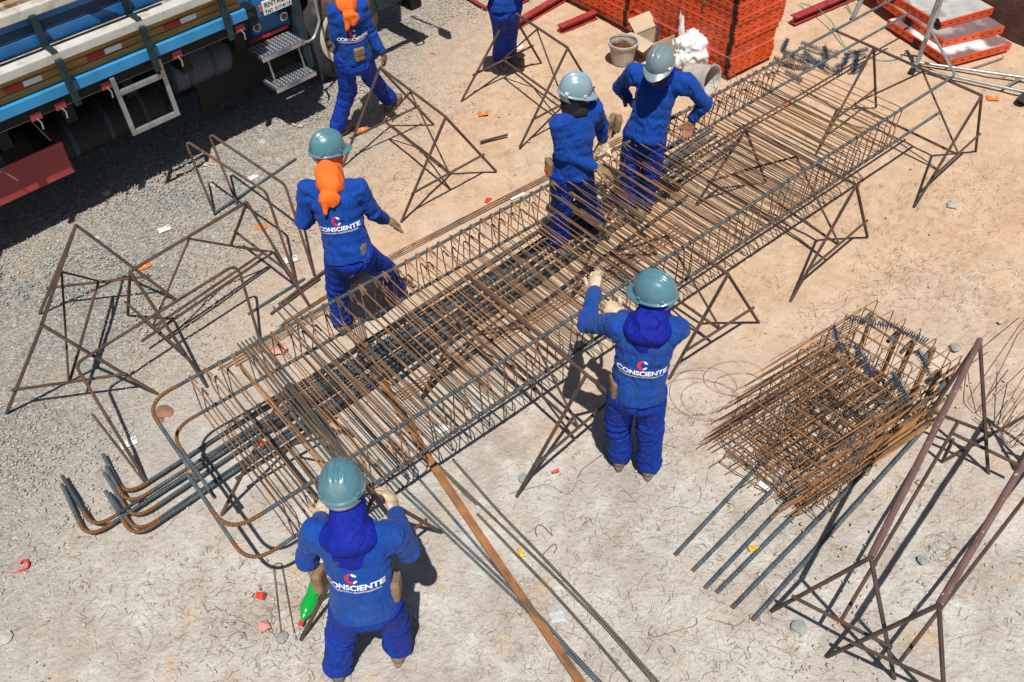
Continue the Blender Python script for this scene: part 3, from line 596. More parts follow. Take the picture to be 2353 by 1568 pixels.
for pts, lb in (([(570, 180, .63), (720, 215, .64), (860, 235, .64), (1050, 325, .64)], 'spacer strip lying along the far top edge of the small stirrup cage'),
                ([(500, 230, .63), (520, 320, .63), (545, 390, .60)], 'short spacer strip at the left corner of the small stirrup cage'),
                ([(620, 350, .63), (680, 420, .63), (715, 525, .60)], 'spacer strip in the middle of the small stirrup cage top'),
                ([(850, 510, .63), (880, 590, .63), (930, 680, .60)], 'spacer strip at the near top edge of the small stirrup cage'),
                ([(1000, 380, .63), (1050, 470, .63), (1085, 560, .60)], 'spacer strip at the right corner of the small stirrup cage')):
    spacer_strip([F1(*p) for p in pts], lb)
F2 = lambda x, y, z: at((2896+x/1.7425)/1.7407, (y/1.7425)/1.7407, z)
for i, pts in enumerate(([(440, 275), (410, 350), (480, 400)], [(540, 300), (640, 345), (800, 375)], [(700, 330), (720, 410), (700, 420)], [(930, 360), (915, 470), (900, 500)], [(450, 370), (540, 400), (600, 440)], [(440, 420), (540, 430), (640, 450)], [(400, 440), (500, 470), (600, 480)], [(660, 430), (740, 490), (820, 500)], [(860, 380), (840, 450), (780, 470)], [(430, 500), (500, 540), (540, 560)], [(350, 410), (420, 440), (480, 450)], [(880, 480), (940, 480), (980, 450)], [(560, 360), (600, 400), (690, 470)], [(840, 385), (900, 375), (1000, 350)])):
    spacer_strip([F2(*p, .03+.02*(i % 3)) for p in pts], 'spiky plastic spacer strip in the ground heap behind the far end of the cage', h=.026)
# ---------------------------------------------------------------- loose stirrups at right edge and by the stacks
g = 'loose stirrups at the right edge'
for i, pts in enumerate(([at(2400, 690, .3), at(2345, 745, .62), at(2222, 922, .02), at(2245, 950, .02), at(2400, 800, .4)], [at(2390, 730, .6), at(2340, 765, .6), at(2250, 950, .02), at(2290, 975, .02), at(2395, 790, .5)], [at(2400, 830, .4), at(2300, 972, .02), at(2270, 985, .02), at(2240, 960, .02)], [at(2380, 930, .25), at(2300, 1000, .02), at(2330, 1030, .02), at(2400, 960, .2)], [at(2400, 900, .3), at(2310, 985, .05), at(2300, 965, .1), at(2390, 880, .35)], [at(2380, 980, .15), at(2320, 1020, .03), at(2320, 990, .1), at(2400, 930, .2)])):
    loose('loose_stirrup', 'thin orange stirrup leaning in the tangle cut by the right edge', 'stirrup', pts, .0036, 'rod_orange', rad=.02, group=g, n=5)
for i, (u, v) in enumerate(((1632, 150), (1668, 132))):
    loose('loose_stirrup', ('left' if i == 0 else 'right')+' thin stirrup leaning upright against the tall formwork stack', 'stirrup', [at(u+15, v+78, .02), at(u, v+0, .78), at(u+40, v-18, .80), at(u+70, v+52, .02)], .003, 'rod', rad=.03, n=5)
# wire coils
def coil(cx, cy, rx, ry, k, label, r=.0013):
    c = at(cx, cy, .004); pts = []
    for i in range(int(k*26)):
        a_ = i*2*math.pi/26; w_ = 1+.16*math.sin(a_*.37+1)+.08*math.sin(a_*1.7); pts.append(c+V(rx*w_*math.cos(a_)+.06*math.sin(a_*.21), ry*w_*math.sin(a_)+.05*math.cos(a_*.33), .015+.012*math.sin(a_*.9)))
    md = MD(); md.tube(pts, r, 4); props(md.obj('wire_coil', M['wire'], loc=c), label, 'wire coil')
coil(1610, 915, .24, .19, 3.4, 'loose coil of thin black wire on the ground right of the reaching worker')
coil(1680, 880, .22, .12, 2.2, 'second thin wire coil touching the rods of the small cage')
coil(2290, 890, .07, .05, 2, 'tiny wire loop by the right edge')
coil(1255, 182, .17, .13, 1.4, 'thin wire loop on the ground left of the upright bucket')
coil(2175, 1270, .07, .07, 5, 'tangled nest of fine wire between the two thick pipes', .001)
def wirepath(pts, label):
    P_, _ = fillet([at(u, v, .006) for u, v in pts], .1, 5); md = MD(); md.tube(P_, .0013, 4); props(md.obj('loose_wire', M['wire'], loc=at(*pts[0])), label, 'wire')
wirepath([(1170, 1135), (1260, 1110), (1310, 1145), (1335, 1080), (1390, 1040), (1440, 1000), (1560, 1030)], 'long stray wire curling past the boots of the reaching worker')
wirepath([(815, 1210), (870, 1290), (960, 1340)], 'stray wire on the ground behind the bottom worker')
# ---------------------------------------------------------------- rubbish
def sheet(name, label, cat, u, v, sx, sy, ang, m_, lift=.004, crumple=.004, deco=None, group=None, n=7, z=0):
    c = at(u, v, z); md = MD(); vs_ = []; seed = rnd.random()*50
    for i in range(n):
        for j in range(n):
            x = (i/(n-1)-.5)*sx; y = (j/(n-1)-.5)*sy; q = noise.noise(V(x*35+seed, y*35, seed))
            vs_.append((x+q*crumple, y-q*crumple, lift+abs(noise.noise(V(x*22, y*22, seed+9)))*crumple*2.2))
    ca, sa = math.cos(ang), math.sin(ang); vs_ = [(c.x+x*ca-y*sa, c.y+x*sa+y*ca, c.z+h) for x, y, h in vs_]
    md.add(vs_, [(i*n+j, (i+1)*n+j, (i+1)*n+j+1, i*n+j+1) for i in range(n-1) for j in range(n-1)])
    mats = [M[m_]]
    if deco:
        mats.append(M[deco[0]])
        for (x0, x1, y0, y1) in deco[1]:
            q = [(x*sx, y*sy) for x, y in ((x0, y0), (x1, y0), (x1, y1), (x0, y1))]
            md.add([(c.x+x*ca-y*sa, c.y+x*sa+y*ca, c.z+lift+crumple*1.6+.002) for x, y in q], [(0, 1, 2, 3)], 1)
    o = md.obj(name, mats, loc=c, smooth=True); so_ = o.modifiers.new('thickness', 'SOLIDIFY'); so_.thickness = .0012
    props(o, label, cat, group)
wd = ('white', [(-.06, .06, -.25, .05), (-.2, .2, .2, .27)])
for (u, v, a_, lb, s) in ((1110, 262, .1, 'orange wrapper on bare ground right of the lone trestle', .10), (834, 299, .2, 'orange wrapper by the walking man\'s rear boot', .10), (600, 522, .2, 'orange wrapper lying left of the man with the orange neck cloth', .095), (332, 612, .6, 'orange wrapper under the crossing trestles on the gravel', .10), (2281, 227, -.2, 'orange wrapper at the right end beyond the far trestle', .11), (1808, 240, .5, 'orange wrapper seen through the far end of the cage', .09)):
    sheet('orange_wrapper', lb, 'wrapper', u, v, s*1.05, s*.72, a_, 'wrapper', crumple=.006, deco=wd)
ink = ('ink', [(.22, .42, .1, .12), (.22, .42, .16, .175), (.22, .42, .21, .23), (.22, .42, .0, .012), (-.08, .0, -.16, -.08), (-.42, -.39, -.3, .3), (-.25, .1, .2, .215), (-.25, .1, .3, .31)])
for (u, v, a_, lb, s) in ((581, 408, .75, 'white paper tag inside the bent bar stand', .10), (378, 527, .55, 'white paper tag alone on the gravel above the leftmost trestle', .115), (668, 597, .3, 'white paper tag at the foot of the bent bar stand', .12), (297, 1018, .5, 'white paper tag with a barcode beside the ribbed brown rods', .115), (1760, 1117, -.5, 'white paper tag between thick bars of the small cage', .12), (1018, 985, .4, 'white paper tag on the ground seen under the cage', .10), (1545, 402, .3, 'white paper scrap beside the dark bundle under the cage', .10)):
    sheet('paper_tag', lb, 'paper tag', u, v, s, s*.68, a_, 'tag', crumple=.003, deco=ink)
sheet('plastic_film', 'clear plastic wrapper next to the long bars at the bottom', 'wrapper', 1281, 1420, .10, .07, .1, 'clear', crumple=.012)
sheet('white_strip', 'white strip lying by the thin rods behind the cage', 'paper scrap', 1190, 452, .16, .035, .55, 'tag')
sheet('white_lid', 'white crumpled lid by the boots of the worker at the top edge', 'paper scrap', 1188, 110, .14, .10, .3, 'tag', crumple=.015)  # a white lid, drawn as a crumpled sheet
sheet('pink_rag', 'pink crumpled rag under the near end of the cage', 'rag', 636, 806, .14, .10, .4, 'pink', crumple=.03)
sheet('red_scrap', 'crumpled red film behind the cage', 'wrapper', 1121, 463, .08, .045, 1.2, 'redlit', crumple=.018)
sheet('red_scrap', 'tiny red scrap near the foot of the trestle right of the long bars', 'wrapper', 1275, 1085, .05, .02, .4, 'redlit', crumple=.012)
sheet('red_scrap', 'red bit of film beyond the lone trestle', 'wrapper', 995, 126, .05, .025, -.3, 'redlit', crumple=.01)
sheet('pink_scrap', 'pale pink scrap below the small red cap', 'wrapper', 607, 1442, .06, .07, .4, 'pink', crumple=.02)
sheet('yellow_leaf', 'small yellow scrap near the dark ribbed bars', 'scrap', 1197, 1272, .03, .07, .5, 'yellow', crumple=.01)
sheet('yellow_leaf', 'small yellow scrap between the thick bar ends', 'scrap', 1733, 1262, .07, .03, .1, 'yellow', crumple=.01)
sheet('red_scrap', 'small red scrap on gravel between the tag and the truck shadow', 'wrapper', 408, 403, .035, .02, .1, 'redlit', crumple=.008)
for (u, v, lb) in ((597, 1369, 'small red plastic cap lying left of the bottom worker'), (604, 1022, 'small red plastic cap lying under the near end of the cage')):  # small red caps, each a short tapered cylinder with a rim
    t = thing('red_cap', at(u, v), lb, 'plastic cap'); c = at(u, v, .018); md = MD(); md.cyl(c+V(-.022, .004, 0), c+V(.022, -.004, .004), .02, .023, 14); md.obj('cap_wall', M['redlit'], t, bevel=.003)
    md = MD(); md.cyl(c+V(.022, -.004, .004), c+V(.026, -.005, .004), .026, .026, 14); md.obj('cap_rim', M['redlit'], t)
t_pts = [at(78, 1290, .01), at(92, 1280, .012), at(104, 1289, .012), at(106, 1303, .012), at(95, 1310, .012), at(82, 1312, .01), at(50, 1318, .006)]
t_pts = [at(46, 1296, .01), at(55, 1285, .014), at(65, 1292, .014), at(64, 1305, .012), at(53, 1309, .01), at(42, 1312, .008), at(26, 1318, .006)]
P_, _ = fillet(t_pts, .02, 4); md = MD(); md.tube(P_, [.007]*5+[.007]*(len(P_)-10)+[.002]*5, 6); props(md.obj('red_ring', M['redlit'], loc=at(55, 1300)), 'curled red orange plastic ring at the left edge', 'scrap')
def lump(name, label, u, v, s, m_, flat=.45, cat='stone', z=0, elong=1., ang=0.):
    bm = bmesh.new(); bmesh.ops.create_icosphere(bm, subdivisions=3, radius=1); sd = rnd.random()*90; c = at(u, v, z); ca, sa = math.cos(ang), math.sin(ang)
    for q in bm.verts:
        k = 1+.45*noise.noise(q.co*1.3+V(sd, 0, 0))+.12*noise.noise(q.co*4+V(0, sd, 0)); p = q.co*k; p = V(p.x*elong*s, p.y*s, p.z*s*flat); q.co = V(p.x*ca-p.y*sa, p.x*sa+p.y*ca, p.z+s*flat*.35)
    me = bpy.data.meshes.new(name); bm.to_mesh(me); bm.free(); me.materials.append(M[m_]); me.polygons.foreach_set('use_smooth', [True]*len(me.polygons)); me.set_sharp_from_angle(angle=.7)
    o = bpy.data.objects.new(name, me); C.objects.link(o); o.location = c; props(o, label, cat)
for a_ in (('stone', 'pale flat stone beside the trestle left of the long wire', 1203, 1100, .035, 'stone_blue'), ('stone', 'blue grey oval stone right of the small cage', 2195, 800, .035, 'stone_blue'), ('stone', 'pale stone right of the reaching worker', 1570, 833, .032, 'stone_blue'), ('stone', 'pale stone on the gravel left of the orange neck cloth man', 602, 327, .038, 'stone'),
           ('stone', 'large pale stone inside the bent bar stand', 490, 425, .035, 'stone'), ('stone', 'pale stone near the edge of the truck shadow', 245, 445, .045, 'stone'), ('stone', 'round pale stone on gravel right of the truck steps', 690, 290, .03, 'stone'), ('stone', 'half buried stone at the bottom left edge', 8, 1468, .05, 'stone'), ('stone', 'pale stone at the bottom left of the green bottle', 648, 1465, .035, 'stone_blue'),
           ('stone', 'pale stone at lower right under the thick bars', 1835, 1440, .04, 'stone_blue'), ('stone', 'small stone near the red painted channel beams', 1090, 52, .03, 'stone'), ('stone', 'white lump under the cage near the left worker', 840, 862, .05, 'stone'), ('stone', 'flat greenish patch stone at right beyond the trestle feet', 2190, 472, .055, 'stone'), ('stone', 'half buried grey stone low in the right corner', 2120, 1290, .03, 'stone_blue')): lump(*a_)
lump('rust_slab', 'flat rust brown flake on the ground inside the near hooks of the cage', 377, 947, .055, 'slab', .25, 'flake', elong=1.3, ang=-.3); lump('rust_slab', 'small dark red flake beside the larger rust brown flake', 368, 968, .025, 'slab', .3, 'flake')
def slat(name, label, p, q, wdt, th, m_, cat, z=0, group=None, bev=.003):
    d = (q-p); L_ = d.length; d.normalize(); s = V(-d.y, d.x, 0).normalized(); u = d.cross(s); md = MD(); md.box((p+q)/2+V(0, 0, th), (d*L_/2, s*wdt, u*th)); b = (p+q)/2; b.z = z
    return props(md.obj(name, M[m_], loc=b, smooth=False, bevel=bev), label, cat, group)
slat('wood_offcut', 'small wood splinter inside the bent bar stand', at(463, 375, .004), at(500, 380, .004), .012, .006, 'wood', 'wood offcut')
slat('wood_offcut', 'wood offcut between the truck steps and the walking man', at(665, 283, .004), at(680, 290, .004), .012, .006, 'wood', 'wood offcut')
slat('wood_offcut', 'wood offcut lying on the ribbed brown rods', at(305, 1050, .02), at(322, 1085, .02), .016, .006, 'wood', 'wood offcut')
# green bottle
t = thing('green_bottle', at(708, 1392), 'green plastic bottle with a red cap lying left of the bottom worker', 'bottle')
p0 = at(693, 1430, .048); p1 = at(727, 1345, .05); d = (p1-p0).normalized(); md = MD(); prof = [(0, .012), (.02, .014), (.05, .03), (.08, .043), (.13, .046), (.17, .040), (.21, .044), (.27, .046), (.30, .042), (.315, .03)]
md.tube([p0+d*x for x, _ in prof], [r for _, r in prof], 20); md.obj('bottle_body', M['glass_green'], t)
md = MD(); md.cyl(p0-d*.022, p0+d*.004, .0155, .0155, 14); md.obj('cap', M['red'], t, bevel=.002)
loose('twisted_wire', 'twisted wire loop at the neck of the green bottle', 'wire', [at(683, 1470, .02), at(672, 1458, .03), at(676, 1446, .05), at(693, 1440, .09), at(686, 1462, .03)], .0018, 'wire', rad=.02)
# ---------------------------------------------------------------- truck (local axes: s along, d inward, z up)
tT = V(.743, .669, 0).normalized(); tN = V(-tT.y, tT.x, 0)
def T(s, d, z): return tT*s+tN*d+V(0, 0, z)
def tbox(md, s0, s1, d0, d1, z0, z1, mi=0): md.box(T((s0+s1)/2, (d0+d1)/2, (z0+z1)/2), (tT*(s1-s0)/2, tN*(d1-d0)/2, V(0, 0, (z1-z0)/2)), mi); return md
truck = thing('flatbed_truck', T(2, 8.3, 0), 'blue flatbed truck with mustard and white side boards parked at the upper left', 'truck')
S0, S1 = -3.5, 3.43
def tp(name, m_, *boxes, bevel=.004, parent=None):
    md = MD()
    for b in boxes: tbox(md, *b)
    return md.obj(name, M[m_], parent or truck, smooth=False, bevel=bevel)
tp('bed_floor', 't_grey', (S0, S1, 7.2, 9.5, 1.16, 1.25))
tp('chassis', 't_black', (S0, 5.6, 7.95, 8.1, .72, .98), (S0, 5.6, 8.7, 8.85, .72, .98), *[(s, s+.1, 7.25, 9.4, .98, 1.15) for s in np.arange(S0+.2, S1, .55)])
tp('lower_side_rail', 't_skyblue', (S0, S1, 7.115, 7.20, 1.285, 1.375))
tp('black_under_rail', 't_black', (S0, S1+.1, 7.15, 7.24, 1.19, 1.282))
side = tp('yellow_side_board', 't_yellow', (S0, S1-.02, 7.165, 7.19, 1.378, 1.432), (S0, S1-.02, 7.165, 7.19, 1.440, 1.494), (S0, S1-.02, 7.165, 7.19, 1.502, 1.562))
tp('white_top_rail', 't_white', (S0, S1-.06, 7.085, 7.20, 1.565, 1.645), bevel=.01)
tp('upper_side_board', 't_blue', (S0, S1-.1, 7.30, 7.33, 1.64, 1.73), (S0, S1-.1, 7.30, 7.33, 1.815, 1.87))
tp('upper_side_board', 't_navy', (S0, S1-.1, 7.305, 7.325, 1.732, 1.813))
tp('grey_top_rail', 't_white', (S0, 3.0, 7.26, 7.37, 1.875, 1.955), bevel=.01)
for s in (-1.05, -.35, .35, 1.05, 1.75, 2.47, 3.2):
    md = MD(); tbox(md, s-.028, s+.028, 7.04, 7.078, 1.2, 1.60); tbox(md, s-.028, s+.028, 7.22, 7.26, 1.60, 1.90); tbox(md, s-.028, s+.028, 7.078, 7.22, 1.646, 1.66); o = md.obj('stake_post', M['t_post'], truck, smooth=False, bevel=.006)
    for z in (1.25, 1.33, 1.42, 1.52): md = MD(); md.cyl(T(s, 7.03, z), T(s, 7.045, z), .010, n=8); md.obj('bolt', M['t_post'], o)
def spl(u, v, d=7.16):
    r = ray(u, v); n_ = np.array(tN); k = (d-np.array([0, 0, CAMH]).dot(n_))/r.dot(n_); p = np.array([0, 0, CAMH])+k*r; return p.dot(np.array(tT)), p[2]
for (a_, b_) in (((16, 224), (101, 190)), ((205, 147), (283, 115)), ((380, 73), (452, 42)), ((-110, 280), (-60, 255))):
    s0, z0 = spl(*a_); s1, z1 = spl(*b_); sm = (s0+s1)/2
    tp('red_reflector', 't_redrefl', (s0, sm, 7.157, 7.167, 1.45, 1.492), bevel=0); tp('white_reflector', 'white', (sm+.002, s1, 7.157, 7.167, 1.45, 1.492), bevel=0)
for (u, v) in ((76, 262), (132, 237), (237, 191), (399, 120), (544, 60)):
    s0, z0 = spl(u, v, 7.2); h = tp('rope_hook', 't_redbox', (s0-.045, s0+.045, 7.14, 7.22, z0-.035, z0+.03)); md = MD(); md.tube([T(s0, 7.14, z0-.02), T(s0+.01, 7.11, z0-.05), T(s0, 7.10, z0-.10)], .007, 6); md.obj('hook', M['galv'], h)
lad = tp('side_ladder', 'galv', (2.075, 2.115, 7.10, 7.125, .72, 1.27), (2.50, 2.54, 7.10, 7.125, .72, 1.27), (2.116, 2.499, 7.10, 7.13, .72, .765), (2.116, 2.499, 7.10, 7.13, 1.10, 1.145))
def tcyl(name, m_, s0, s1, d, z, r, straps=()):
    md = MD(); n = 28; md.tube([T(s0, d, z), T(s0+.03, d, z), T(s1-.03, d, z), T(s1, d, z)], [r*.85, r, r, r*.85], n); o = md.obj(name, M[m_], truck)
    for s in straps: md = MD(); md.cyl(T(s-.02, d, z), T(s+.02, d, z), r+.006, n=n); md.obj('tank_strap', M['t_post'], o)
tcyl('fuel_tank', 't_tank', 2.72, 3.36, 7.72, .86, .25, (2.9, 3.15)); tcyl('air_tank', 't_black', 1.45, 2.62, 7.8, .62, .24, (1.7, 2.05, 2.4)); tcyl('spare_cylinder', 't_black', .1, 1.3, 7.9, .85, .2)
bx = tp('tool_box', 't_redbox', (-.6, 1.56, 7.36, 7.39, .49, .80), (1.53, 1.559, 7.391, 7.8, .49, .80), (-.6, 1.529, 7.391, 7.8, .49, .51), bevel=.006)
tp('shade_panel', 't_black', (3.0, 4.1, 7.75, 7.78, .25, 1.15), (3.44, 3.60, 7.25, 9.4, 1.16, 1.3), (1.2, 3.4, 8.1, 8.13, .3, 1.0))  # panels added to block light and keep the ground under the truck dark
tp('box_lid_edge', 't_redbox', (-.6, 1.565, 7.335, 7.358, .765, .815), parent=bx)
md = MD(); md.tube([T(1.5, 7.4, .82), T(1.45, 7.5, 1.0), T(1.4, 7.6, 1.16)], .006, 6); md.obj('box_chain', M['galv'], bx)
md = MD(); tbox(md, .98, 1.05, 7.32, 7.345, .79, .82); md.tube([T(1.02, 7.31, .82), T(1.06, 7.29, .76), T(1.10, 7.29, .68)], .006, 6); md.obj('box_latch', M['galv'], bx)
def wheel(s, d0, d1, name='front_wheel', r=.5):
    z = r-.01; md = MD(); prof = [(0, .30), (.01, .33), (.02, .40), (.035, .47), (.06, .495), (.14, .5), (.22, .495), (.245, .47), (.26, .40), (.27, .31)]; n = 56; c = T(s, d0, z); vs_ = []
    for (x, rr) in prof:
        for k in range(n):
            a_ = k*2*math.pi/n; q = rr*(1-.006*(k % 2)*(rr > .46)); vs_.append(c+tN*x+tT*q*math.cos(a_)+V(0, 0, q*math.sin(a_)))
    md.add(vs_, [(i*n+k, i*n+(k+1) % n, (i+1)*n+(k+1) % n, (i+1)*n+k) for i in range(len(prof)-1) for k in range(n)])
    w_ = md.obj(name, M['tyre'], truck)
    md = MD(); prof = [(-.004, .315), (-.012, .30), (-.006, .262), (.02, .25), (.05, .245)]; vs_ = []
    for (x, rr) in prof: vs_ += [c+tN*x+tT*rr*math.cos(k*2*math.pi/n)+V(0, 0, rr*math.sin(k*2*math.pi/n)) for k in range(n)]
    md.add(vs_, [(i*n+k, i*n+(k+1) % n, (i+1)*n+(k+1) % n, (i+1)*n+k) for i in range(len(prof)-1) for k in range(n)]); md.obj('rim', M['t_rim'], w_)
    md = MD(); md.cyl(c+tN*.04, c+tN*.06, .247, n=n); md.cyl(c+tN*.0, c+tN*.045, .12, .16, n=24); md.cyl(c-tN*.05, c+tN*.0, .065, .08, n=18)
    for k in range(10): a_ = k*.628; q = c+tT*.10*math.cos(a_)+V(0, 0, .10*math.sin(a_)); md.cyl(q-tN*.015, q+tN*.01, .012, n=6)
    md.obj('wheel_disc', M['t_disc'], w_)
    md = MD()
    for k in range(16):
        if k % 4 == 3: continue
        a_ = k*2*math.pi/16; e = tT*math.cos(a_)+V(0, 0, math.sin(a_)); f_ = -tT*math.sin(a_)+V(0, 0, math.cos(a_)); md.box(c+tN*.038+e*.205, (e*.028, f_*.009, tN*.004))
    md.obj('vent_slot', M['t_black'], w_)
wheel(4.70, 7.60, 7.9); wheel(4.70, 9.3, 9.55); wheel(-1.9, 7.62, 7.9, 'rear_wheel')
# cab
cab = tp('cab_body', 't_blue', (3.62, 4.12, 7.50, 9.5, .86, 1.30), (3.62, 4.3, 7.56, 9.45, 1.302, 2.35), (4.302, 5.6, 7.80, 9.45, 1.16, 2.3), bevel=.03)
tp('cab_panel', 't_blue', (3.50, 3.64, 7.42, 7.52, 1.12, 2.3), (3.645, 4.10, 7.40, 7.52, 1.10, 2.3), parent=cab, bevel=.02)
tp('red_stripe', 't_redrefl', (3.56, 4.0, 7.475, 7.498, .865, .90), parent=cab, bevel=.003)
plate = tp('number_plate', 'white', (3.735, 4.06, 7.388, 7.398, 1.115, 1.245), parent=cab, bevel=.002)
def text(s, size, org, xd, yd, m_, parent, name='lettering', bold=.0, sx=1.):
    cu = bpy.data.curves.new(name, 'FONT'); cu.body = s; cu.size = size; cu.extrude = .001; cu.offset = bold; o = bpy.data.objects.new(name, cu); C.objects.link(o)
    me = bpy.data.meshes.new_from_object(o.evaluated_get(bpy.context.evaluated_depsgraph_get())); bpy.data.objects.remove(o)
    zd = xd.cross(yd); v = np.array([q.co[:] for q in me.vertices]); P_ = np.array(tuple(org))+v[:, :1]*sx*np.array(xd)+v[:, 1:2]*np.array(yd)+v[:, 2:]*np.array(zd); f = [tuple(q.vertices) for q in me.polygons]; bpy.data.meshes.remove(me)
    md = MD(); md.add(P_, f); return md.obj(name, M[m_], parent, smooth=False)
text('RNTRC', .062, T(3.752, 7.3865, 1.185), tT, V(0, 0, 1), 'ink', plate, bold=.0022, sx=1.12); text('TAC  01718113', .042, T(3.747, 7.3865, 1.13), tT, V(0, 0, 1), 'ink', plate, bold=.0016, sx=1.05)
text('A.ert', .024, T(3.985, 7.3865, 1.21), tT, V(0, 0, 1), 'ink', plate)
for s in (3.66, 3.97):
    md = MD(); md.cyl(T(s, 7.455, 1.0), T(s, 7.50, 1.0), .046, .05, n=24); l = md.obj('round_lamp', M['chrome'], cab, bevel=.004); md = MD(); md.cyl(T(s, 7.445, 1.0), T(s, 7.456, 1.0), .02, .03, n=16); md.obj('lamp_centre', M['ink'], l)
tp('marker_lamp', 'orange', (3.70, 3.725, 7.385, 7.402, 1.16, 1.22), parent=cab)
# steps
def step(s0, s1, d0, d1, z):
    md = MD(); tbox(md, s0, s1, d0, d1, z-.03, z)
    for i in range(11):
        for j in range(7): c = T(s0+.025+i*(s1-s0-.05)/10, d0+.03+j*(d1-d0-.05)/6+(.5*(i % 2))*.02, z+.002); md.cyl(c-V(0, 0, .004), c+V(0, 0, .003), .0085, .006, n=8, mi=1)
    o = md.obj('step_tread', [M['step_dark'], M['hole_dot']], truck, smooth=False); tp('step_edge', 'chrome', (s0-.004, s1+.004, d0-.012, d0+.006, z-.045, z+.004), parent=o, bevel=.008)
step(3.50, 3.98, 7.20, 7.47, .84); step(3.53, 3.99, 7.13, 7.40, .53)
md = MD()
for s in (3.58, 3.93): md.tube([T(s, 7.25, .82), T(s, 7.2, .53)], .009, 6)
md.obj('step_hanger', M['chrome'], truck)
md = MD(); n = 14; vs_ = []
for i in range(n+1):
    a_ = math.radians(-12+i*(204/n)); 
    for dd in (7.80, 7.86, 8.3): rr = .60 if dd > 7.81 else .57; vs_.append(T(4.70+rr*math.cos(a_)*1.0, dd, .52+rr*math.sin(a_)))
md.add(vs_, [(i*3+j, i*3+j+1, (i+1)*3+j+1, (i+1)*3+j) for i in range(n) for j in range(2)]); o = md.obj('wheel_arch', M['t_black'], truck); q = o.modifiers.new('t', 'SOLIDIFY'); q.thickness = .03
tp('mud_flap', 't_post', (4.04, 4.14, 7.36, 7.95, .42, 1.28), bevel=.04)
md = MD(); P_, _ = fillet([T(4.42, 7.5, 1.6), T(4.33, 7.45, 1.2), T(4.30, 7.38, .85), T(4.17, 7.36, .70), T(4.02, 7.36, .74)], .12, 6); md.tube(P_, .014, 8); md.obj('grey_hose', M['galv'], truck)
md = MD(); md.tube([T(4.14, 7.34, .72), T(4.15, 7.3, .5), T(4.15, 7.3, .30)], .012, 8); md.obj('step_bracket', M['t_post'], truck)
bmp = tp('front_bumper', 't_black', (5.50, 5.66, 7.45, 9.55, .48, .80), bevel=.03)
tp('bumper_end', 't_post', (5.1, 5.499, 7.50, 7.54, .62, .78), parent=bmp, bevel=.015)
md = MD(); md.tube(fillet([T(5.45, 7.5, .9), T(5.4, 7.3, .86), T(5.5, 7.28, .80), T(5.56, 7.45, .84)], .05, 5)[0], .011, 8); md.obj('grab_handle', M['galv'], truck)
tp('indicator', 'orange', (5.60, 5.66, 7.40, 7.448, .70, .78), bevel=.01)
md = MD(); md.tube(fillet([T(5.5, 7.5, 2.1), T(5.55, 7.05, 2.05), T(5.6, 7.0, 1.75)], .1, 5)[0], .016, 8); mir = md.obj('mirror_arm', M['t_black'], truck)
tp('mirror', 't_black', (5.56, 5.62, 6.9, 7.1, 1.5, 1.9), parent=mir, bevel=.03)
# cargo
for i in range(12):
    d0 = 7.40+i*.165; z = 1.93+.018*math.sin(i*2.1); a_ = T(S0, d0+.08, z); b_ = T(3.15-.12*(i % 3), d0+.08, z)
    slat('scaffold_plank', 'long weathered plank laid flat along the truck bed', a_, b_, .072, .02, 'plank' if i % 3 else 'plank2', 'plank', z=z, group='weathered planks on the truck', bev=.006)
for i in range(4):
    md = MD(); d0 = 7.47+i*.33; Q = [T(S0+k*.8, d0+.03*math.sin(k*1.3+i), 2.01+.01*math.sin(k*2.+i)) for k in range(9)]; md.tube(Q, .030, 8); props(md.obj('round_pole', M['plank2' if i % 2 else 'plank'], loc=T(1, d0, 0)), 'round weathered pole resting on top of the planks on the truck', 'pole', 'poles on the truck')
md = MD(); md.tube([T(1.95, 7.36, 2.0), T(2.2, 7.2, 1.98), T(2.55, 7.12, 1.9)], .03, 8); md.obj('rolled_strap', M['t_black'], truck)
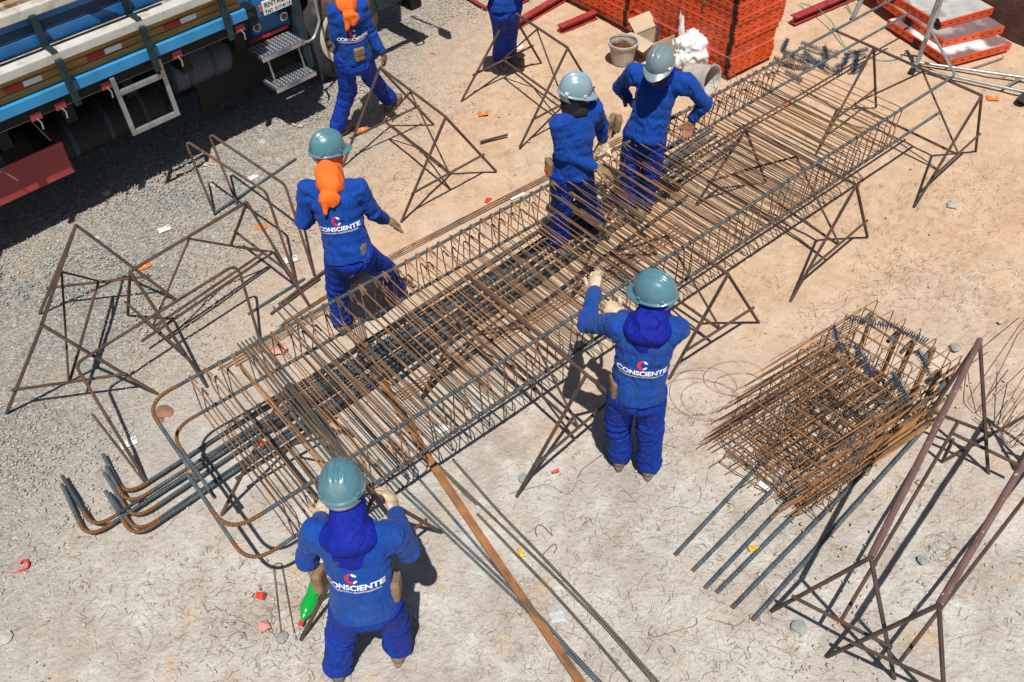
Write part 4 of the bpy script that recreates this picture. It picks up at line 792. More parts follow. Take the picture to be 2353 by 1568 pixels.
# ---------------------------------------------------------------- formwork stacks
def panel_mesh(c, e1, e2, L1, L2, h, top='ply'):
    """box with corner c (x,y,z bottom), extends L1 along e1 and L2 along e2"""
    md = MD(); u = V(0, 0, 1); ctr = c+e1*L1/2+e2*L2/2+u*h/2
    md.box(ctr, (e1*L1/2, e2*L2/2, u*(h/2-.003)))
    md.box(c+e1*L1/2+e2*L2/2+u*(h-.003), (e1*(L1/2-.012), e2*(L2/2-.012), u*.005), 2)
    for (o_, e, n_, L_) in ((c, e1, -e2, L1), (c, e2, -e1, L2)):
        k = int(L_/.105)
        for i in range(k):
            p = o_+e*((i+.5)*L_/k)+u*h*.5+n_*.001; md.box(p, (e*.022, n_*.0015, u*.0038), 1)
        md.box(o_+e*L_/2+u*(h-.007)+n_*.001, (e*L_/2, n_*.0018, u*.004))
    return md
def stack(corner, e1, e2, L1, L2, n, h, where, jitter=.008, cut=None):
    for k in range(n):
        c = corner+V(0, 0, .06+k*h)+e1*rnd.gauss(0, jitter)+e2*rnd.gauss(0, jitter)
        l1, l2 = (L1, L2) if not cut or k >= cut[0] else (L1*cut[1], L2)
        md = panel_mesh(c, e1, e2, l1, l2, h-.003)
        for q in range(3): md.box(c+e2*.0+e1*(.045)+V(0, 0, h/2)-e2*.006, (e1*.0, e2*.0, V(0, 0, 0))) if False else None
        md.box(c-e1*.004+e2*.05+V(0, 0, h/2), (e1*.0035, e2*.028, V(0, 0, h/2-.004)), 1)  # dark strip painting the shade of the open panel corner
        cc = Vector(c); props(md.obj('formwork_panel', [M['orange'], M['slot'], M['ply']], loc=cc, smooth=False), 'orange red slotted formwork panel in the '+where, 'formwork panel', 'panels of the '+where)
    for q in (.15, .85):
        md = MD(); md.box(corner+e1*L1*q+e2*L2*.5+V(0, 0, .028), (e1*.04, e2*L2*.48, V(0, 0, .028))); props(md.obj('timber_bearer', M['wood'], loc=corner+e1*L1*q, smooth=False), 'timber bearer under the '+where, 'timber', 'bearers of the '+where)
e1 = (at(1760, 145)-at(1673, 188)); L1 = e1.length; e1.normalize(); e2 = V(-e1.y, e1.x, 0)
stack(at(1673, 188), e1, e2, .66, 1.5, 17, .07, 'tall stack behind the cage')
stack(at(1700, 160)+e1*.52+e2*.35, e1, e2, .55, 1.3, 17, .07, 'tall stack farther back on the right')
c3 = at(1442, 78); f1 = V(.80, .6, 0).normalized(); f2 = V(-.6, .80, 0).normalized()
stack(c3, f1, f2, .75, 1.2, 12, .07, 'left stack behind the upright bucket')
slat('green_strap', 'green strap hanging down the tall formwork stack', at(1622, 90, .55), at(1614, 20, 1.0), .012, .002, 'green', 'strap') if False else None
md = MD(); b0 = at(1673, 188)+e2*.45-e1*.012; md.tube([b0+V(0, 0, .7), b0+V(0, 0, 1.26), b0+e1*.5+V(0, 0, 1.28)], .008, 4); props(md.obj('green_strap', M['green'], loc=b0), 'green strap over the side of the tall formwork stack', 'strap')
# platforms
pe1 = (at(2313, 118, .02)-at(2177, 155, .02)).normalized(); pe2 = (at(2053, 73, .02)-at(2177, 155, .02)); pe2 = (pe2-pe1*pe2.dot(pe1)).normalized()
def deck(c, L1, L2, ang, z, top, label):
    R_ = Matrix.Rotation(ang, 3, 'Z'); a_ = R_ @ pe1; b_ = R_ @ pe2; c = V(c.x, c.y, z); md = panel_mesh(c, a_, b_, L1, L2, .085)
    md.box(c-a_*.008+b_*(L2*.5)+V(0, 0, .042), (a_*.004, b_*.05, V(0, 0, .036)), 1)
    props(md.obj('deck_panel', [M['orange'], M['slot'], M[top]], loc=c, smooth=False), label, 'deck panel')
deck(at(2177, 155, .02), .82, 1.0, 0, .02, 'ply_white', 'bottom orange edged deck panel splashed with white plaster at the upper right')
deck(at(2164, 111, .11), .78, 1.15, -.04, .11, 'ply', 'middle orange edged deck panel with a dark purple top at the upper right')
deck(at(2154, 70, .20), .75, 1.5, .03, .20, 'ply_grey', 'top orange edged deck panel with a grey worn top at the upper right')
# scaffold
F3 = lambda x, y, z: at((3200+x/1.5011)/1.7407, (y/1.5011)/1.7407, z)
t = thing('scaffold', F3(920, 450, 0), 'galvanised scaffold frame half lying in front of the deck panels at the upper right', 'scaffold frame')
for n_, p, q, r in (('post', F3(700, 385, .02), F3(855, -20, .75), .024), ('post', F3(765, 170, .40), F3(835, -20, .80), .016), ('brace', F3(790, 190, .42), F3(930, 450, .05), .014), ('rail', F3(715, 378, .03), F3(1380, 472, .05), .016), ('rail', F3(670, 408, .03), F3(1400, 565, .05), .016), ('rung', F3(1215, 532, .04), F3(1350, 458, .05), .012), ('rung', F3(690, 385, .03), F3(675, 425, .02), .02)):
    md = MD(); md.cyl(p, q, r, n=12); md.obj(n_, M['galv'], t)
md = MD(); md.cyl(F3(815, 125, .5), F3(830, 165, .42), .034, n=10); md.obj('clamp', M['t_black'], t)
md = MD(); md.cyl(F3(676, 425, .0), F3(676, 425, .05), .035, n=10); md.obj('foot_cap', M['t_black'], t)
loose('pipe_piece', 'greyish pipe leaning at the top edge left of the deck panels', 'pipe', [F3(318, 105, .03), F3(385, -30, .12)], .026, 'galv', n=12); loose('pipe_piece', 'thin galvanised rod on the ground in front of the bottom deck panel', 'pipe', [F3(1030, 412, .012), F3(1225, 345, .012)], .008, 'galv', n=8)
md = MD(); md.cyl(F3(1350, 600, .0), F3(1350, 585, .10), .07, .05, n=16); props(md.obj('black_base', M['black'], loc=F3(1350, 600, 0)), 'black round foot cut by the right edge near the scaffold frame', 'base')
slat('earth_wall', 'dark brown rough wall at the top right corner behind the deck panels', at(2262, 40, 0), at(2420, 105, 0), .25, .9, 'earth', 'wall')
for k, (p, q) in enumerate((((2290, 60), (2353, 30)), ((2330, 90), (2325, 0)))): pass
# red beams
for i, (p, q, w_, lb) in enumerate((((1180, 70), (1330, -20), .045, 'red painted steel beam lying nearest the worker at the top edge'), ((1285, 77), (1368, 42), .045, 'short end of a red beam sticking out from under the left formwork stack'), ((1820, 55), (1975, -10), .05, 'red beam lying behind the right formwork stack'), ((1135, 40), (1290, -45), .04, 'dark red beam at the top edge'))):
    P0, P1 = at(*p, .0), at(*q, .0); t = thing('steel_beam', P0, lb, 'steel beam'); d = (P1-P0).normalized(); s = V(-d.y, d.x, 0); mid = (P0+P1)/2; L_ = (P1-P0).length/2
    md = MD(); md.box(mid+V(0, 0, .006), (d*L_, s*w_, V(0, 0, .005))); md.box(mid+V(0, 0, .083), (d*L_, s*w_, V(0, 0, .005))); md.obj('flange', M['beam_red'], t, smooth=False); md = MD(); md.box(mid+V(0, 0, .0445), (d*L_, s*.006, V(0, 0, .0325))); md.obj('web', M['beam_red'], t, smooth=False)
loose('red_pipe', 'dark red pipe end at the top edge beyond the walking man', 'pipe', [at(1058, -15, .03), at(1118, 19, .03)], .022, 'beam_red', n=12)
# buckets
def frus(p, ax, h, r0, r1, m_, name, parent, th=.006):
    md = MD(); n = 32; a_ = ax.orthogonal().normalized(); b_ = ax.cross(a_); vs_ = []
    prof = [(0, .001), (0, r0), (h*.5, (r0+r1)/2), (h*.92, r1), (h*.92, r1+.012), (h, r1+.014), (h, r1-.002), (h*.5, (r0+r1)/2-th), (.01, r0-th), (.01, .001)]
    for x, r in prof: vs_ += [p+ax*x+(a_*math.cos(k*2*math.pi/n)+b_*math.sin(k*2*math.pi/n))*r for k in range(n)]
    md.add(vs_, [(i*n+k, i*n+(k+1) % n, (i+1)*n+(k+1) % n, (i+1)*n+k) for i in range(len(prof)-1) for k in range(n)]); return md.obj(name, M[m_], parent)
c = at(1430, 142, .0); t = thing('upright_bucket', c, 'upright grey bucket full of rusty wire scraps', 'bucket'); frus(c, V(0, 0, 1), .24, .115, .155, 'pail', 'pail', t)
md = MD(); 
for i in range(420):
    a_ = rnd.uniform(0, 6.28); rr = .135*math.sqrt(rnd.random()); p = c+V(rr*math.cos(a_), rr*math.sin(a_), .15+.05*(1-rr/.14)+rnd.random()*.03); q = V(rnd.gauss(0, .03), rnd.gauss(0, .03), rnd.gauss(0, .012)); md.tube([p, p+q*.6+V(0, 0, .006), p+q], .0016, 3)
md.cyl(c+V(0, 0, .12), c+V(0, 0, .155), .135, n=20)
props(md.obj('wire_scraps', M['wire_rust'], loc=c), 'rusty wire scraps heaped in the upright bucket', 'wire scraps', kind='stuff')
md = MD(); md.tube([c+V(.15*math.cos(q), .15*math.sin(q)*.9, .235+.02*math.sin(q*.5)) for q in np.linspace(.4, 3.4, 12)], .003, 5); md.obj('bail', M['galv'], t)
p = at(1588, 172, .125); q = at(1640, 186, .155); ax = (q-p).normalized(); t = thing('tipped_bucket', at(1610, 190, 0), 'concrete splashed bucket lying on its side against the orange stack', 'bucket'); frus(p-ax*.05, ax, .31, .11, .15, 'pail', 'pail', t)
md = MD(); md.tube(fillet([q+V(0, 0, .15), q+V(.1, -.05, .05), q+V(.22, -.12, -.08), q+V(.1, -.08, -.15)], .1, 5)[0], .0025, 5); md.obj('bail', M['galv'], t)
# sacks
def sack(u, v, sx, sy, sz, ang, label, sd, z=0, tilt=0.):
    bm = bmesh.new(); bmesh.ops.create_icosphere(bm, subdivisions=5, radius=1); c = at(u, v, z); R_ = Matrix.Rotation(ang, 3, 'Z') @ Matrix.Rotation(tilt, 3, 'X')
    for q in bm.verts:
        p = q.co.copy(); pp = V(p.x*1.6+p.z*.5, p.y*1.6, p.z*.7); k = 1+.30*noise.noise(pp*1.2+V(sd, 0, 0))+.13*(1-2.4*abs(noise.noise(pp*2.4+V(0, sd, 0))))+.05*(1-2.4*abs(noise.noise(pp*5+V(0, 0, sd)))); p = V(p.x*sx, p.y*sy, p.z*sz)*k; q.co = R_ @ p+V(0, 0, sz*.9)
        q.co.z = max(q.co.z, .004)
    me = bpy.data.meshes.new('sack'); bm.to_mesh(me); bm.free(); me.materials.append(M['sack']); me.polygons.foreach_set('use_smooth', [True]*len(me.polygons)); o = bpy.data.objects.new('plastic_sack', me); C.objects.link(o); o.location = c; props(o, label, 'plastic sack')
sack(1590, 150, .24, .17, .20, .6, 'crumpled white plastic sack low beside the tipped bucket', 3)
sack(1598, 118, .20, .13, .40, .5, 'tall dirty white plastic sack leaning on the orange stack', 8, 0, -.1)
sack(1520, 150, .09, .08, .07, 0, 'small white plastic bag at the foot of the cardboard box', 14)
# cardboard box
c = at(1508, 118, 0); t = thing('cardboard_box', c, 'open cardboard box with raised flaps beside the upright bucket', 'cardboard box'); a_ = V(.83, .55, 0).normalized(); b_ = V(-.55, .83, 0).normalized(); W2, D2, H2 = .20, .15, .22
for (o_, x, y) in ((-b_*D2, a_*W2, b_*.003), (b_*D2, a_*W2, b_*.003), (-a_*W2, a_*.003, b_*D2), (a_*W2, a_*.003, b_*D2)): md = MD(); md.box(c+o_+V(0, 0, H2/2), (x, y, V(0, 0, H2/2))); md.obj('side', M['card'], t, smooth=False)
md = MD(); md.box(c+V(0, 0, .012), (a_*(W2-.01), b_*(D2-.01), V(0, 0, .003))); md.obj('bottom', M['card'], t, smooth=False)
md = MD(); md.box(c-a_*(W2+.07)+V(0, 0, H2-.03), ((-a_*.9-V(0, 0, .35)).normalized()*.08, b_*D2, V(0, 0, .0015))); md.obj('flap', M['card'], t, smooth=False)
md = MD(); md.box(c+b_*(D2+.06)+V(0, 0, H2+.05), ((b_*.8+V(0, 0, .7)).normalized()*.09, a_*W2, V(0, 0, .0015))); md.obj('flap', M['card'], t, smooth=False)
spacer_strip([c-a_*.1-b_*.08+V(0, 0, .12), c+V(0, 0, .2), c+a_*.1+b_*.10+V(0, 0, .24)], 'spiky plastic spacer strip inside the cardboard box', h=.02)
# green strap band on ground
md = MD(); P_, _ = fillet([F3(0, 20, .02), F3(110, 50, .10), F3(190, 130, .08), F3(260, 270, .01), F3(350, 330, .01), F3(480, 365, .01), F3(590, 360, .01), F3(650, 300, .01)], .25, 6); md.tube(P_, .006, 4); props(md.obj('green_band', M['green'], loc=F3(260, 270, 0)), 'loose green packing band snaking over the ground behind the cage end', 'strap')
md = MD(); md.tube([F3(285, 10, .1), F3(282, 30, .02), F3(308, 80, .01)], .006, 4); props(md.obj('green_band', M['green'], loc=F3(300, 70, 0)), 'short green band piece by the leaning pipe', 'strap')
# ---------------------------------------------------------------- people
def b_cap(bm, p, q, r0, r1, n=14):
    p = Vector(p); q = Vector(q); d = q-p; L_ = d.length
    if L_ < 1e-5: return b_ell(bm, p, (V(r0, 0, 0), V(0, r0, 0), V(0, 0, r0)))
    d.normalize(); a_ = d.orthogonal().normalized(); b_ = d.cross(a_); rings = []
    for k in range(1, 6): t_ = math.pi/2*(k/6); rings.append((-r0*math.cos(t_), r0*math.sin(t_)))
    for k in range(5): rings.append((L_*k/4, r0+(r1-r0)*k/4))
    for k in range(1, 6): t_ = math.pi/2*(k/6); rings.append((L_+r1*math.sin(t_), r1*math.cos(t_)))
    vs_ = [[bm.verts.new(p+d*x+(a_*math.cos(j*2*math.pi/n)+b_*math.sin(j*2*math.pi/n))*r) for j in range(n)] for x, r in rings]
    for i in range(len(vs_)-1):
        for j in range(n): bm.faces.new((vs_[i][j], vs_[i][(j+1) % n], vs_[i+1][(j+1) % n], vs_[i+1][j]))
    e0 = bm.verts.new(p-d*r0); e1_ = bm.verts.new(q+d*r1)
    for j in range(n): bm.faces.new((e0, vs_[0][(j+1) % n], vs_[0][j])); bm.faces.new((e1_, vs_[-1][j], vs_[-1][(j+1) % n]))
def b_ell(bm, c, ax):
    r = bmesh.ops.create_icosphere(bm, subdivisions=3, radius=1); c = Vector(c)
    for v in r['verts']: q = v.co.copy(); v.co = c+ax[0]*q.x+ax[1]*q.y+ax[2]*q.z
def remeshed(bm, voxel, smooth=4, fac=.5):
    bmesh.ops.recalc_face_normals(bm, faces=bm.faces)
    me = bpy.data.meshes.new('tmp'); bm.to_mesh(me); bm.free(); o = bpy.data.objects.new('tmp', me); C.objects.link(o)
    r = o.modifiers.new('r', 'REMESH'); r.mode = 'VOXEL'; r.voxel_size = voxel; s = o.modifiers.new('s', 'SMOOTH'); s.iterations = smooth; s.factor = fac
    dg = bpy.context.evaluated_depsgraph_get(); m2 = bpy.data.meshes.new_from_object(o.evaluated_get(dg)); bpy.data.objects.remove(o); bpy.data.meshes.remove(me); return m2
def cut(me, co, no):
    bm = bmesh.new(); bm.from_mesh(me); bmesh.ops.bisect_plane(bm, geom=bm.verts[:]+bm.edges[:]+bm.faces[:], plane_co=co, plane_no=no, clear_outer=True); bm.to_mesh(me); bm.free(); me.update()
def folds(me, segs, amp, freq=20., seed=0., base=.35):
    n = len(me.vertices); co = np.empty(n*3); me.vertices.foreach_get('co', co); co = co.reshape(-1, 3); no = np.empty(n*3); me.vertices.foreach_get('normal', no); no = no.reshape(-1, 3)
    best = np.full(n, 1e9); sid = np.zeros(n, int); tt = np.zeros(n)
    A = [np.array(tuple(s[0])) for s in segs]; B = [np.array(tuple(s[1])) for s in segs]
    for i, (a_, b_) in enumerate(zip(A, B)):
        d = b_-a_; L2_ = d.dot(d); t_ = np.clip(((co-a_)@d)/L2_, 0, 1); dist = np.linalg.norm(co-(a_+t_[:, None]*d), axis=1)-segs[i][2]; m_ = dist < best; best[m_] = dist[m_]; sid[m_] = i; tt[m_] = t_[m_]
    out = co.copy()
    for k in range(n):
        i = sid[k]; d = B[i]-A[i]; L_ = np.linalg.norm(d); u = d/L_; p = co[k]; al = (p-A[i]).dot(u); ac = p-A[i]-u*al
        j = abs(tt[k]-.5)*2; w_ = base+(1-base)*j**1.5
        if segs[i][3]: w_ = base+(1-base)*max(0., 1-tt[k]*1.25)
        q = V(ac[0]*5+al*freq*.5, ac[1]*5+seed+i*7, ac[2]*5+al*freq)
        if segs[i][3]: q = V(p[0]*freq*.55+p[2]*freq*.22, p[1]*5+seed, p[2]*freq*.35-p[0]*freq*.2)
        nn = noise.noise(q)+.5*noise.noise(q*2.1+V(3, 1, 2)); r = 1-2.2*abs(nn); out[k] = p+no[k]*amp*w_*r
    me.vertices.foreach_set('co', out.ravel()); me.update()
def finish(me, name, m_, root, mats=None):
    org = ORI[root]; me.transform(Matrix.Translation(-org)); me.name = name; me.materials.clear(); me.materials.append(M[m_]); me.polygons.foreach_set('use_smooth', [True]*len(me.polygons)); me.update()
    o = bpy.data.objects.new(name, me); C.objects.link(o); o.parent = root; ORI[o] = org; return o
def hand_blobs(bm, W, d, n_, side, k=1., curl=.5, thumb=.6, r=.0088):
    """W wrist, d direction, n_ palm normal, side +1/-1 picks the thumb side"""
    d = d.normalized(); n_ = (n_-d*n_.dot(d)).normalized(); l = d.cross(n_)*side
    b_ell(bm, W+d*.052*k, (d*.052*k, l*.041*k, n_*.017*k*(r/.0088))); b_cap(bm, W-d*.01, W+d*.03*k, .026*k, .028*k)
    for i, L_ in enumerate((.070, .079, .074, .058)):
        b0 = W+d*(.088-.004*abs(i-1.3))*k+l*(.030-.0205*i)*k; a_ = curl*(.45+.1*i); dd = d+l*(.09-.06*i); dd.normalize()
        for f_ in (.45, .3, .25):
            dd = (dd*math.cos(a_)+n_*math.sin(a_)).normalized(); b1 = b0+dd*L_*f_*k*1.02; b_cap(bm, b0, b1, r*k, r*k*.92, 8); b0 = b1; a_ = curl*.75
            dd = dd
        b_cap(bm, W+d*.05*k+l*(.026-.018*i)*k, W+d*(.088-.004*abs(i-1.3))*k+l*(.030-.0205*i)*k, r*k, r*k, 8)
    b0 = W+d*.028*k+l*.034*k+n_*.006; dd = (d*.75+l*.65+n_*.25*thumb).normalized()
    for f_ in (.042, .032, .026): b1 = b0+dd*f_*k; b_cap(bm, b0, b1, r*1.2*k, r*1.02*k, 8); b0 = b1; dd = (dd*.86+d*.25+n_*.35*thumb).normalized()
def helmet(root, c, f_, m_, pitch=0., roll=0., light=False):
    f_ = f_.normalized(); u = V(0, 0, 1); s = f_.cross(u).normalized(); u = s.cross(f_).normalized()
    Rp = Matrix.Rotation(pitch, 3, s); f_ = Rp @ f_; u = Rp @ u; Rr = Matrix.Rotation(roll, 3, f_); s = Rr @ s; u = Rr @ u
    md = MD(); na, ne = 72, 20; vs_ = []
    for j in range(ne+1):
        t_ = j/ne*math.pi/2
        for i in range(na):
            a_ = i*2*math.pi/na; ca, sa = math.cos(a_), math.sin(a_); rx = .124*math.cos(t_)**.82; ry = .102*math.cos(t_)**.82; z = .122*math.sin(t_)**.92
            x = rx*ca; y = ry*sa; rd = 0.
            for yo, wd_, am in ((0, .0105, .012), (.036, .0065, .010), (-.036, .0065, .010)):
                xx = 1-(abs(x+.01)/.114)**6; rd += am*max(0, xx)*math.exp(-((y-yo*(1-.25*(x/.124)**2))/wd_)**2)*min(1, z/.05)
            vs_.append(c+f_*x+s*(y)+u*(z+rd))
    md.add(vs_, [(j*na+i, j*na+(i+1) % na, (j+1)*na+(i+1) % na, (j+1)*na+i) for j in range(ne) for i in range(na)])
    o = md.obj('helmet', M[m_], root); md = MD(); vs_ = []
    for (k, z) in ((0, .004), (.0, -.006), (1., -.013), (1.05, -.019), (.95, -.021), (-.02, -.016)):
        for i in range(na):
            a_ = i*2*math.pi/na; ca, sa = math.cos(a_), math.sin(a_); br = .009+.044*max(0, ca)**2.2*(1 if ca > 0 else 0); dz = -.016*max(0, ca)**2
            vs_.append(c+f_*((.124+br*k)*ca)+s*((.102+min(br, .02)*k)*sa)+u*(z+dz*k))
    md.add(vs_, [(j*na+i, j*na+(i+1) % na, (j+1)*na+(i+1) % na, (j+1)*na+i) for j in range(5) for i in range(na)]); md.obj('helmet_brim', M[m_], o)
    md = MD()
    for a_ in (1.15, -1.15, 2.25, -2.25):
        md = MD(); q = c+f_*(.130*math.cos(a_))+s*(.108*math.sin(a_))+u*.006; e = f_*math.cos(a_)+s*math.sin(a_); tt_ = u.cross(e).normalized(); md.box(q, (tt_*.012, e*.006, u*.010)); md.obj('helmet_clip', M['white_band'] if light else M[m_], o, smooth=False, bevel=.002)
    md = MD(); n = 20; vs_ = []
    for z in (-.015, -.066):
        for i in range(n+1): a_ = math.pi*(.62+.76*i/n); vs_.append(c+f_*(.108*math.cos(a_))+s*(.093*math.sin(a_))+u*z)
    md.add(vs_, [(i, i+1, n+2+i, n+1+i) for i in range(n)]); q = md.obj('nape_strap', M['white_band'], o); k = q.modifiers.new('t', 'SOLIDIFY'); k.thickness = .004
    return o
def person(label, J, helm, hf, pitch=0, gl=('glove', 'glove'), hdirL=None, hdirR=None, hnL=None, hnR=None, hood='hood', logo=True, boots=(None, None), shirt='shirt', voxel=.0085, seed=0., hoodm='hood', curl=(.8, .8), pouch=(), neck=None, bulk=.93, helmet_roll=0., face=False):
    hL, hR = J['hipL'], J['hipR']; sL, sR = J['shL'], J['shR']; pel = (hL+hR)/2; hL = pel+(hL-pel).normalized()*.082; hR = pel+(hR-pel).normalized()*.082; nk = (sL+sR)/2; base = (J['anL']+J['anR'])/2; base.z = 0
    root = thing('person', base, label, 'person', None)
    side = (sR-sL).normalized(); up = (nk-pel).normalized(); f_ = up.cross(side).normalized(); side = f_.cross(up).normalized(); hs = (hR-hL); hs.z = 0; hs.normalize()
    head = J['head']; hfn = hf.normalized(); hsd = hfn.cross(V(0, 0, 1)).normalized(); hc = head-V(0, 0, .04)
    dL = (hdirL or (J['wrL']-J['elL'])).normalized(); dR = (hdirR or (J['wrR']-J['elR'])).normalized(); nL = hnL or V(0, 0, -1); nR = hnR or V(0, 0, -1)
    # body
    bm = bmesh.new(); b_ell(bm, hc, (hfn*.092, hsd*.074, V(0, 0, .112))); b_ell(bm, hc+hfn*.03-V(0, 0, .06), (hfn*.06, hsd*.055, V(0, 0, .055))); b_cap(bm, hc-V(0, 0, .06), nk+up*.0, .052, .06)
    b_cap(bm, hc+hfn*.086-V(0, 0, .0), hc+hfn*.108-V(0, 0, .028), .010, .014)
    for e in (-1, 1): b_ell(bm, hc+hsd*.076*e-V(0, 0, .01), (hfn*.018, hsd*.009, V(0, 0, .032))); b_ell(bm, hc+hfn*.078+hsd*.03*e+V(0, 0, .018), (hfn*.02, hsd*.022, V(0, 0, .008)))
    b_ell(bm, hc+hfn*.088-V(0, 0, .052), (hfn*.012, hsd*.024, V(0, 0, .010)))
    for i in range(5): a_ = pel.lerp(nk, i/4.5); b_ell(bm, a_, (side*(.11), f_*.07, up*.10))
    for s_, e_, w_ in ((sL, J['elL'], J['wrL']), (sR, J['elR'], J['wrR'])): b_cap(bm, s_, e_, .044, .038); b_cap(bm, e_, w_, .038, .025)
    for h_, k_, a_ in ((hL, J['knL'], J['anL']), (hR, J['knR'], J['anR'])): b_cap(bm, h_, k_, .072, .05); b_cap(bm, k_, a_, .05, .036)
    for g_, W_, d_, n_, sd_, cu in ((gl[0], J['wrL'], dL, nL, 1, curl[0]), (gl[1], J['wrR'], dR, nR, -1, curl[1])):
        if g_ == 'bare': hand_blobs(bm, W_, d_, n_, sd_, 1.02, cu)
        else: b_cap(bm, W_, W_+d_*.06, .024, .02)
    finish(remeshed(bm, .0055, 2, .4), 'body', 'skin', root)
    # shirt
    B_ = bulk; bm = bmesh.new(); lo = pel-up*.035
    for q_, w_, d_ in ((-.14, .188, .150), (0, .184, .145), (.14, .178, .138), (.30, .172, .134), (.48, .172, .134), (.66, .178, .132)): b_ell(bm, pel.lerp(nk, q_), (hs.lerp(side, min(1, max(0, q_*2)))*w_*B_, f_*d_*B_, up*.13))
    b_ell(bm, pel.lerp(nk, .82)-f_*.01, (side*.188*B_, f_*.118*B_, up*.12)); b_cap(bm, sL.lerp(sR, .06), sL.lerp(sR, .94), .064, .064); b_cap(bm, nk-up*.02, nk+up*.045, .088, .064)
    for s_, e_, w_ in ((sL, J['elL'], J['wrL']), (sR, J['elR'], J['wrR'])):
        ce = w_+(e_-w_).normalized()*.035; b_cap(bm, s_, e_, .066, .054); b_cap(bm, e_, ce, .055, .045); b_cap(bm, s_.lerp(nk, .25)-up*.04, s_.lerp(e_, .3), .075, .066)
    me = remeshed(bm, voxel, 5, .5); cut(me, pel-up*.015, -up)
    segs = [(pel-up*.05, nk, .14, True), (sL, J['elL'], .066, False), (J['elL'], J['wrL'], .05, False), (sR, J['elR'], .066, False), (J['elR'], J['wrR'], .05, False)]
    folds(me, segs, .0105, 11, seed); folds(me, segs, .0018, 26, seed+5)
    bv = [v.co.copy() for v in me.vertices]; bp = [tuple(p.vertices) for p in me.polygons]; tree = BVHTree.FromPolygons(bv, bp)
    sh = finish(me, 'shirt', shirt, root)
    # trousers
    bm = bmesh.new(); b_cap(bm, hL.lerp(hR, .1), hL.lerp(hR, .9), .095, .095); b_ell(bm, pel+up*.02, (hs*.14, f_*.10, up*.08)); b_ell(bm, pel-V(0, 0, .06)-f_*.02, (hs*.150, f_*.11, V(0, 0, .10)))
    for h_, k_, a_ in ((hL, J['knL'], J['anL']), (hR, J['knR'], J['anR'])):
        e = a_+(k_-a_).normalized()*.00; b_cap(bm, h_, k_, .094, .082); b_cap(bm, k_, a_.lerp(k_, .12), .080, .074); b_cap(bm, a_.lerp(k_, .2), e, .080, .078)
    me = remeshed(bm, voxel, 5, .5); segs2 = [(hL, J['knL'], .09, False), (J['knL'], J['anL'], .075, False), (hR, J['knR'], .09, False), (J['knR'], J['anR'], .075, False)]
    folds(me, segs2, .0120, 12, seed+20, .5); folds(me, segs2, .002, 24, seed+25); finish(me, 'trousers', 'trouser', root)
    # boots
    for a_, tdir in ((J['anL'], boots[0]), (J['anR'], boots[1])):
        td = (tdir or f_).copy(); 
        if tdir is None: td.z = 0
        td.normalize(); zt = max(a_.z-.1, 0); u_ = V(0, 0, 1); sd_ = td.cross(u_).normalized(); b0 = V(a_.x, a_.y, zt); bm = bmesh.new()
        b_cap(bm, a_+V(0, 0, .05), b0+V(0, 0, .06), .052, .050); b_ell(bm, b0-td*.03+V(0, 0, .045), (td*.055, sd_*.046, u_*.045)); b_ell(bm, b0+td*.10+V(0, 0, .035), (td*.11, sd_*.050, u_*.042)); b_cap(bm, b0+V(0, 0, .06), b0+td*.11+V(0, 0, .042), .045, .038)
        me = remeshed(bm, .007, 3)
        for v in me.vertices: v.co.z = max(v.co.z, zt+.003)
        bo = finish(me, 'boot', 'boot', root); md = MD(); n = 28; vs_ = []
        for z in (.0, .022):
            for i in range(n): q = i*2*math.pi/n; vs_.append(b0+td*(.055+.150*math.cos(q))+sd_*(.054*math.sin(q)*(1 if math.cos(q) > 0 else .9))+V(0, 0, z-.002 if z else -.004))
        md.add(vs_, [(i, (i+1) % n, n+(i+1) % n, n+i) for i in range(n)]+[tuple(range(n))[::-1], tuple(range(n, 2*n))]); md.obj('boot_sole', M['boot'], bo)
    # gloves
    for g_, W_, d_, n_, sd_, cu in ((gl[0], J['wrL'], dL, nL, 1, curl[0]), (gl[1], J['wrR'], dR, nR, -1, curl[1])):
        if g_ == 'bare': continue
        bm = bmesh.new(); hand_blobs(bm, W_, d_, n_, sd_, 1.10, cu, r=.0118); b_cap(bm, W_+d_*.03, W_-d_*.035, .034, .041); g2 = finish(remeshed(bm, .006, 2, .4), 'glove', g_, root)
        if g_ == 'glove': md = MD(); q = W_-d_*.052; a_ = d_.orthogonal().normalized(); b_ = d_.cross(a_); md.tube([q+(a_*math.cos(t_)+b_*math.sin(t_))*.043 for t_ in np.linspace(0, 2*math.pi, 20)], .0055, 6, cap=False); md.obj('glove_trim', M['yellow'], g2)
    # hood / neck cloth
    if hood:
        bm = bmesh.new(); hb = hc+V(0, 0, .03); b_cap(bm, hb-hfn*.012, hc-V(0, 0, .07)-hfn*.012, .094, .082)
        b_cap(bm, hc-V(0, 0, .08)-hfn*.015, nk+V(0, 0, .05)-f_*.02, .084, .094)
        if hood in ('hood', 'mask'): b_ell(bm, nk+up*.02-f_*.025, (side*.142, f_*.125, up*.075)); b_ell(bm, nk-up*.06-f_*.085, (side*.085, f_*.035, up*.085))
        if hood == 'scarf':
            b_ell(bm, hc.lerp(nk, .55)-f_*.07, (side*.088, f_*.045, up*.13)); b_ell(bm, nk-up*.03-f_*.128, (side*.075, f_*.024, up*.06))
            for x_, l_ in ((-.05, .11), (.012, .075)): b_cap(bm, nk-f_*.12+side*x_*.6, nk-up*l_-f_*.145+side*x_, .040, .014)
        if hood == 'mask': bk = bmesh.new(); b_ell(bk, hc+hfn*.015, (hfn*.098, hsd*.088, V(0, 0, .12))); finish(remeshed(bk, .01, 3), 'face_mask', 'black_cloth', root)
